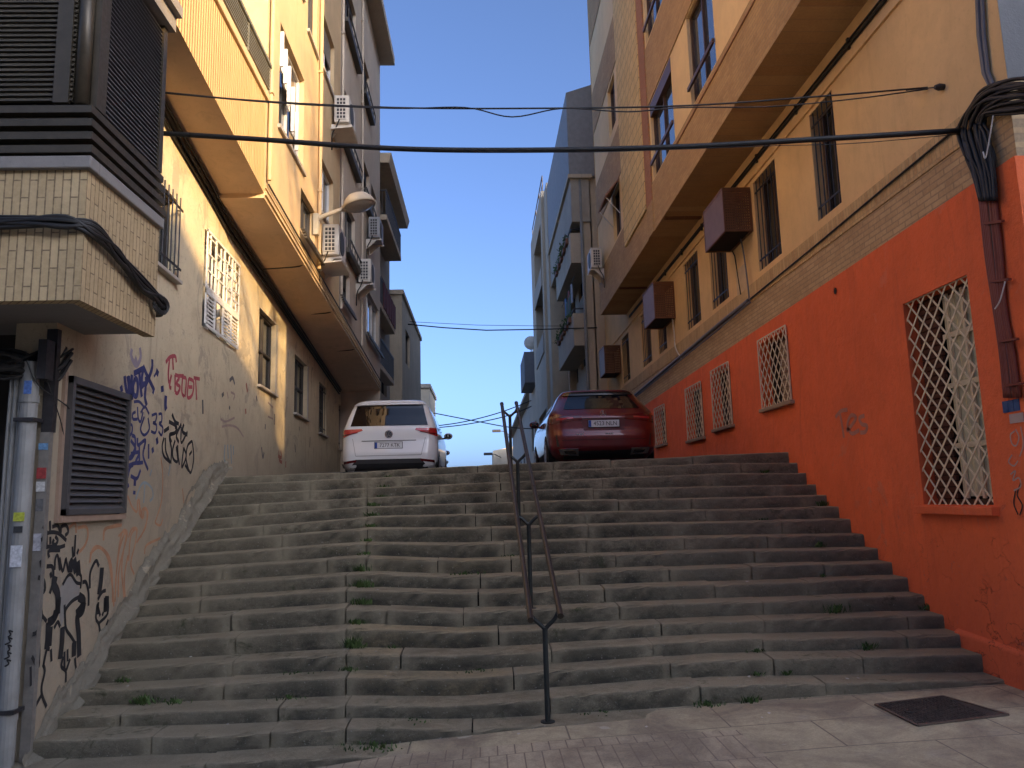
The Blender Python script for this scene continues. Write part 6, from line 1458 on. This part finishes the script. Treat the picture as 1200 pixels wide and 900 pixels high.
# ---- dark red hatchback / crossover
RTB = [(.18, .78, .18, 4.20, .22, .05), (.28, .86, .06, 4.34, .25, .06), (.40, .90, .0, 4.40, .28, .07), (.55, .915, .0, 4.41, .30, .07), (.68, .918, .03, 4.40, .30, .07), (.82, .91, .045, 4.36, .28, .07), (.92, .895, .06, 4.2, .24, .07),
       (1.0, .87, .14, 3.8, .20, .07), (1.08, .82, .24, 3.2, .18, .07), (1.20, .755, .40, 2.85, .17, .07), (1.32, .69, .54, 2.55, .16, .07), (1.38, .64, .55, 2.4, .16, .07), (1.42, .58, .56, 2.2, .16, .08), (1.45, .46, .75, 2.0, .16, .10), (1.465, .25, 1.1, 1.8, .12, .06), (1.47, .08, 1.4, 1.7, .04, 0)]
RTB = [(r[0], r[1]*1.02)+r[2:] for r in RTB]
ORG_R = (2.06, 12.9, 2.42)
rc = thing('dark_red_hatchback', 'glossy dark red hatchback seen from behind, parked at the top right of the stairs', 'car', ORG_R)
c = Car(RTB, ORG_R); c.body(redp, rc)
c.patch([(-.66, 1.05), (.66, 1.05), (.53, 1.33), (-.53, 1.33)], .010, 18, 5).build('rear_window', M['car_glass'], rc)
c.patch([(-.62, 1.33), (.62, 1.33), (.56, 1.392), (-.56, 1.392)], .03, 14, 2, .04).build('roof_spoiler', simple('gloss_black_spoiler', (.012, .010, .011), .2), rc)
for s in (-1, 1):
    fl = (lambda L: L) if s > 0 else (lambda L: [(-L[1][0], L[1][1]), (-L[0][0], L[0][1]), (-L[3][0], L[3][1]), (-L[2][0], L[2][1])])
    c.patch(fl([(.36, .85), (.895, .79), (.89, .965), (.38, .925)]), .010, 14, 4).build('tail_light', taild.m, rc)
    c.patch(fl([(.52, .875), (.80, .85), (.80, .885), (.52, .90)]), .014, 8, 1).build('light_band', tail.m, rc)
    c.sidepatch([(.95, 1.03), (3.0, 1.03), (2.5, 1.33), (1.15, 1.33)], s, .008, 12, 4).build('side_window', M['car_glass'], rc)
    c.sidepatch([(.35, .26), (4.1, .26), (4.1, .36), (.35, .36)], s, .008, 12, 1).build('sill_trim', M['cable'], rc)
    mirror(rc, c, 2.75, 1.03, s, redp)
    for y in (.80, 3.52):
        g = MB(); g.lathe([(.37, 0), (.37, s*.006)], c.P(s*(c.side(.4)+.001), y, .35), 32, 'x'); g.build('wheel_arch', M['cable'], rc)
        wheel(rc, s*(c.side(.4)-.085), y, .33, .33, s, ORG_R)
    g = c.patch(fl([(.44, .24), (.74, .26), (.78, .36), (.45, .355)]), .02, 6, 2, .03).build('exhaust_trim', chrome, rc)
    c.patch(fl([(.48, .265), (.66, .275), (.69, .32), (.50, .32)]), .026, 4, 1, .01).build('exhaust_opening', M['interior'], g)
    c.patch(fl([(.76, .40), (.80, .40), (.82, .60), (.80, .60)]), .006, 2, 3).build('bumper_vent', M['cable'], rc)
c.patch([(-.70, .19), (.70, .19), (.66, .32), (-.66, .32)], .008, 14, 3).build('bumper_diffuser', simple('gloss_black_trim', (.012, .012, .013), .3), rc)
c.patch([(-.34, .66), (.34, .66), (.39, .86), (-.39, .86)], .003, 10, 3).build('plate_recess', simple('recess_dark_red', (.09, .006, .008), .5), rc)
c.patch([(-.40, .864), (.40, .864), (.40, .872), (-.40, .872)], .006, 10, 1).build('trim_line', M['cable'], rc)
c.patch([(-.80, .50), (.80, .50), (.80, .507), (-.80, .507)], .005, 14, 1).build('bumper_seam', M['interior'], rc)
plate(rc, c, 0, .775, '4523 NLN', .024)
o = c.P(0, c.rear(0, .945)-.02, .945); g = MB(); g.tube([o+Vector((.05*math.cos(a), 0, .05*math.sin(a))) for a in [2*PI*k/24 for k in range(25)]], .005, 6)
for a in (PI/2, PI/2+2*PI/3, PI/2+4*PI/3): g.bar(o, o+Vector((.05*math.cos(a), 0, .05*math.sin(a))), .010, .008)
g.build('star_emblem', chrome, rc)
for x in (-.47, .02): 
    g = MB(); yy = c.rear(x, .60)-.006
    for k in range(4): g.box(c.P(x+k*.035, yy-.002, .59), c.P(x+k*.035+.022, yy+.002, .612))
    g.build('badge_letters', chrome, rc)
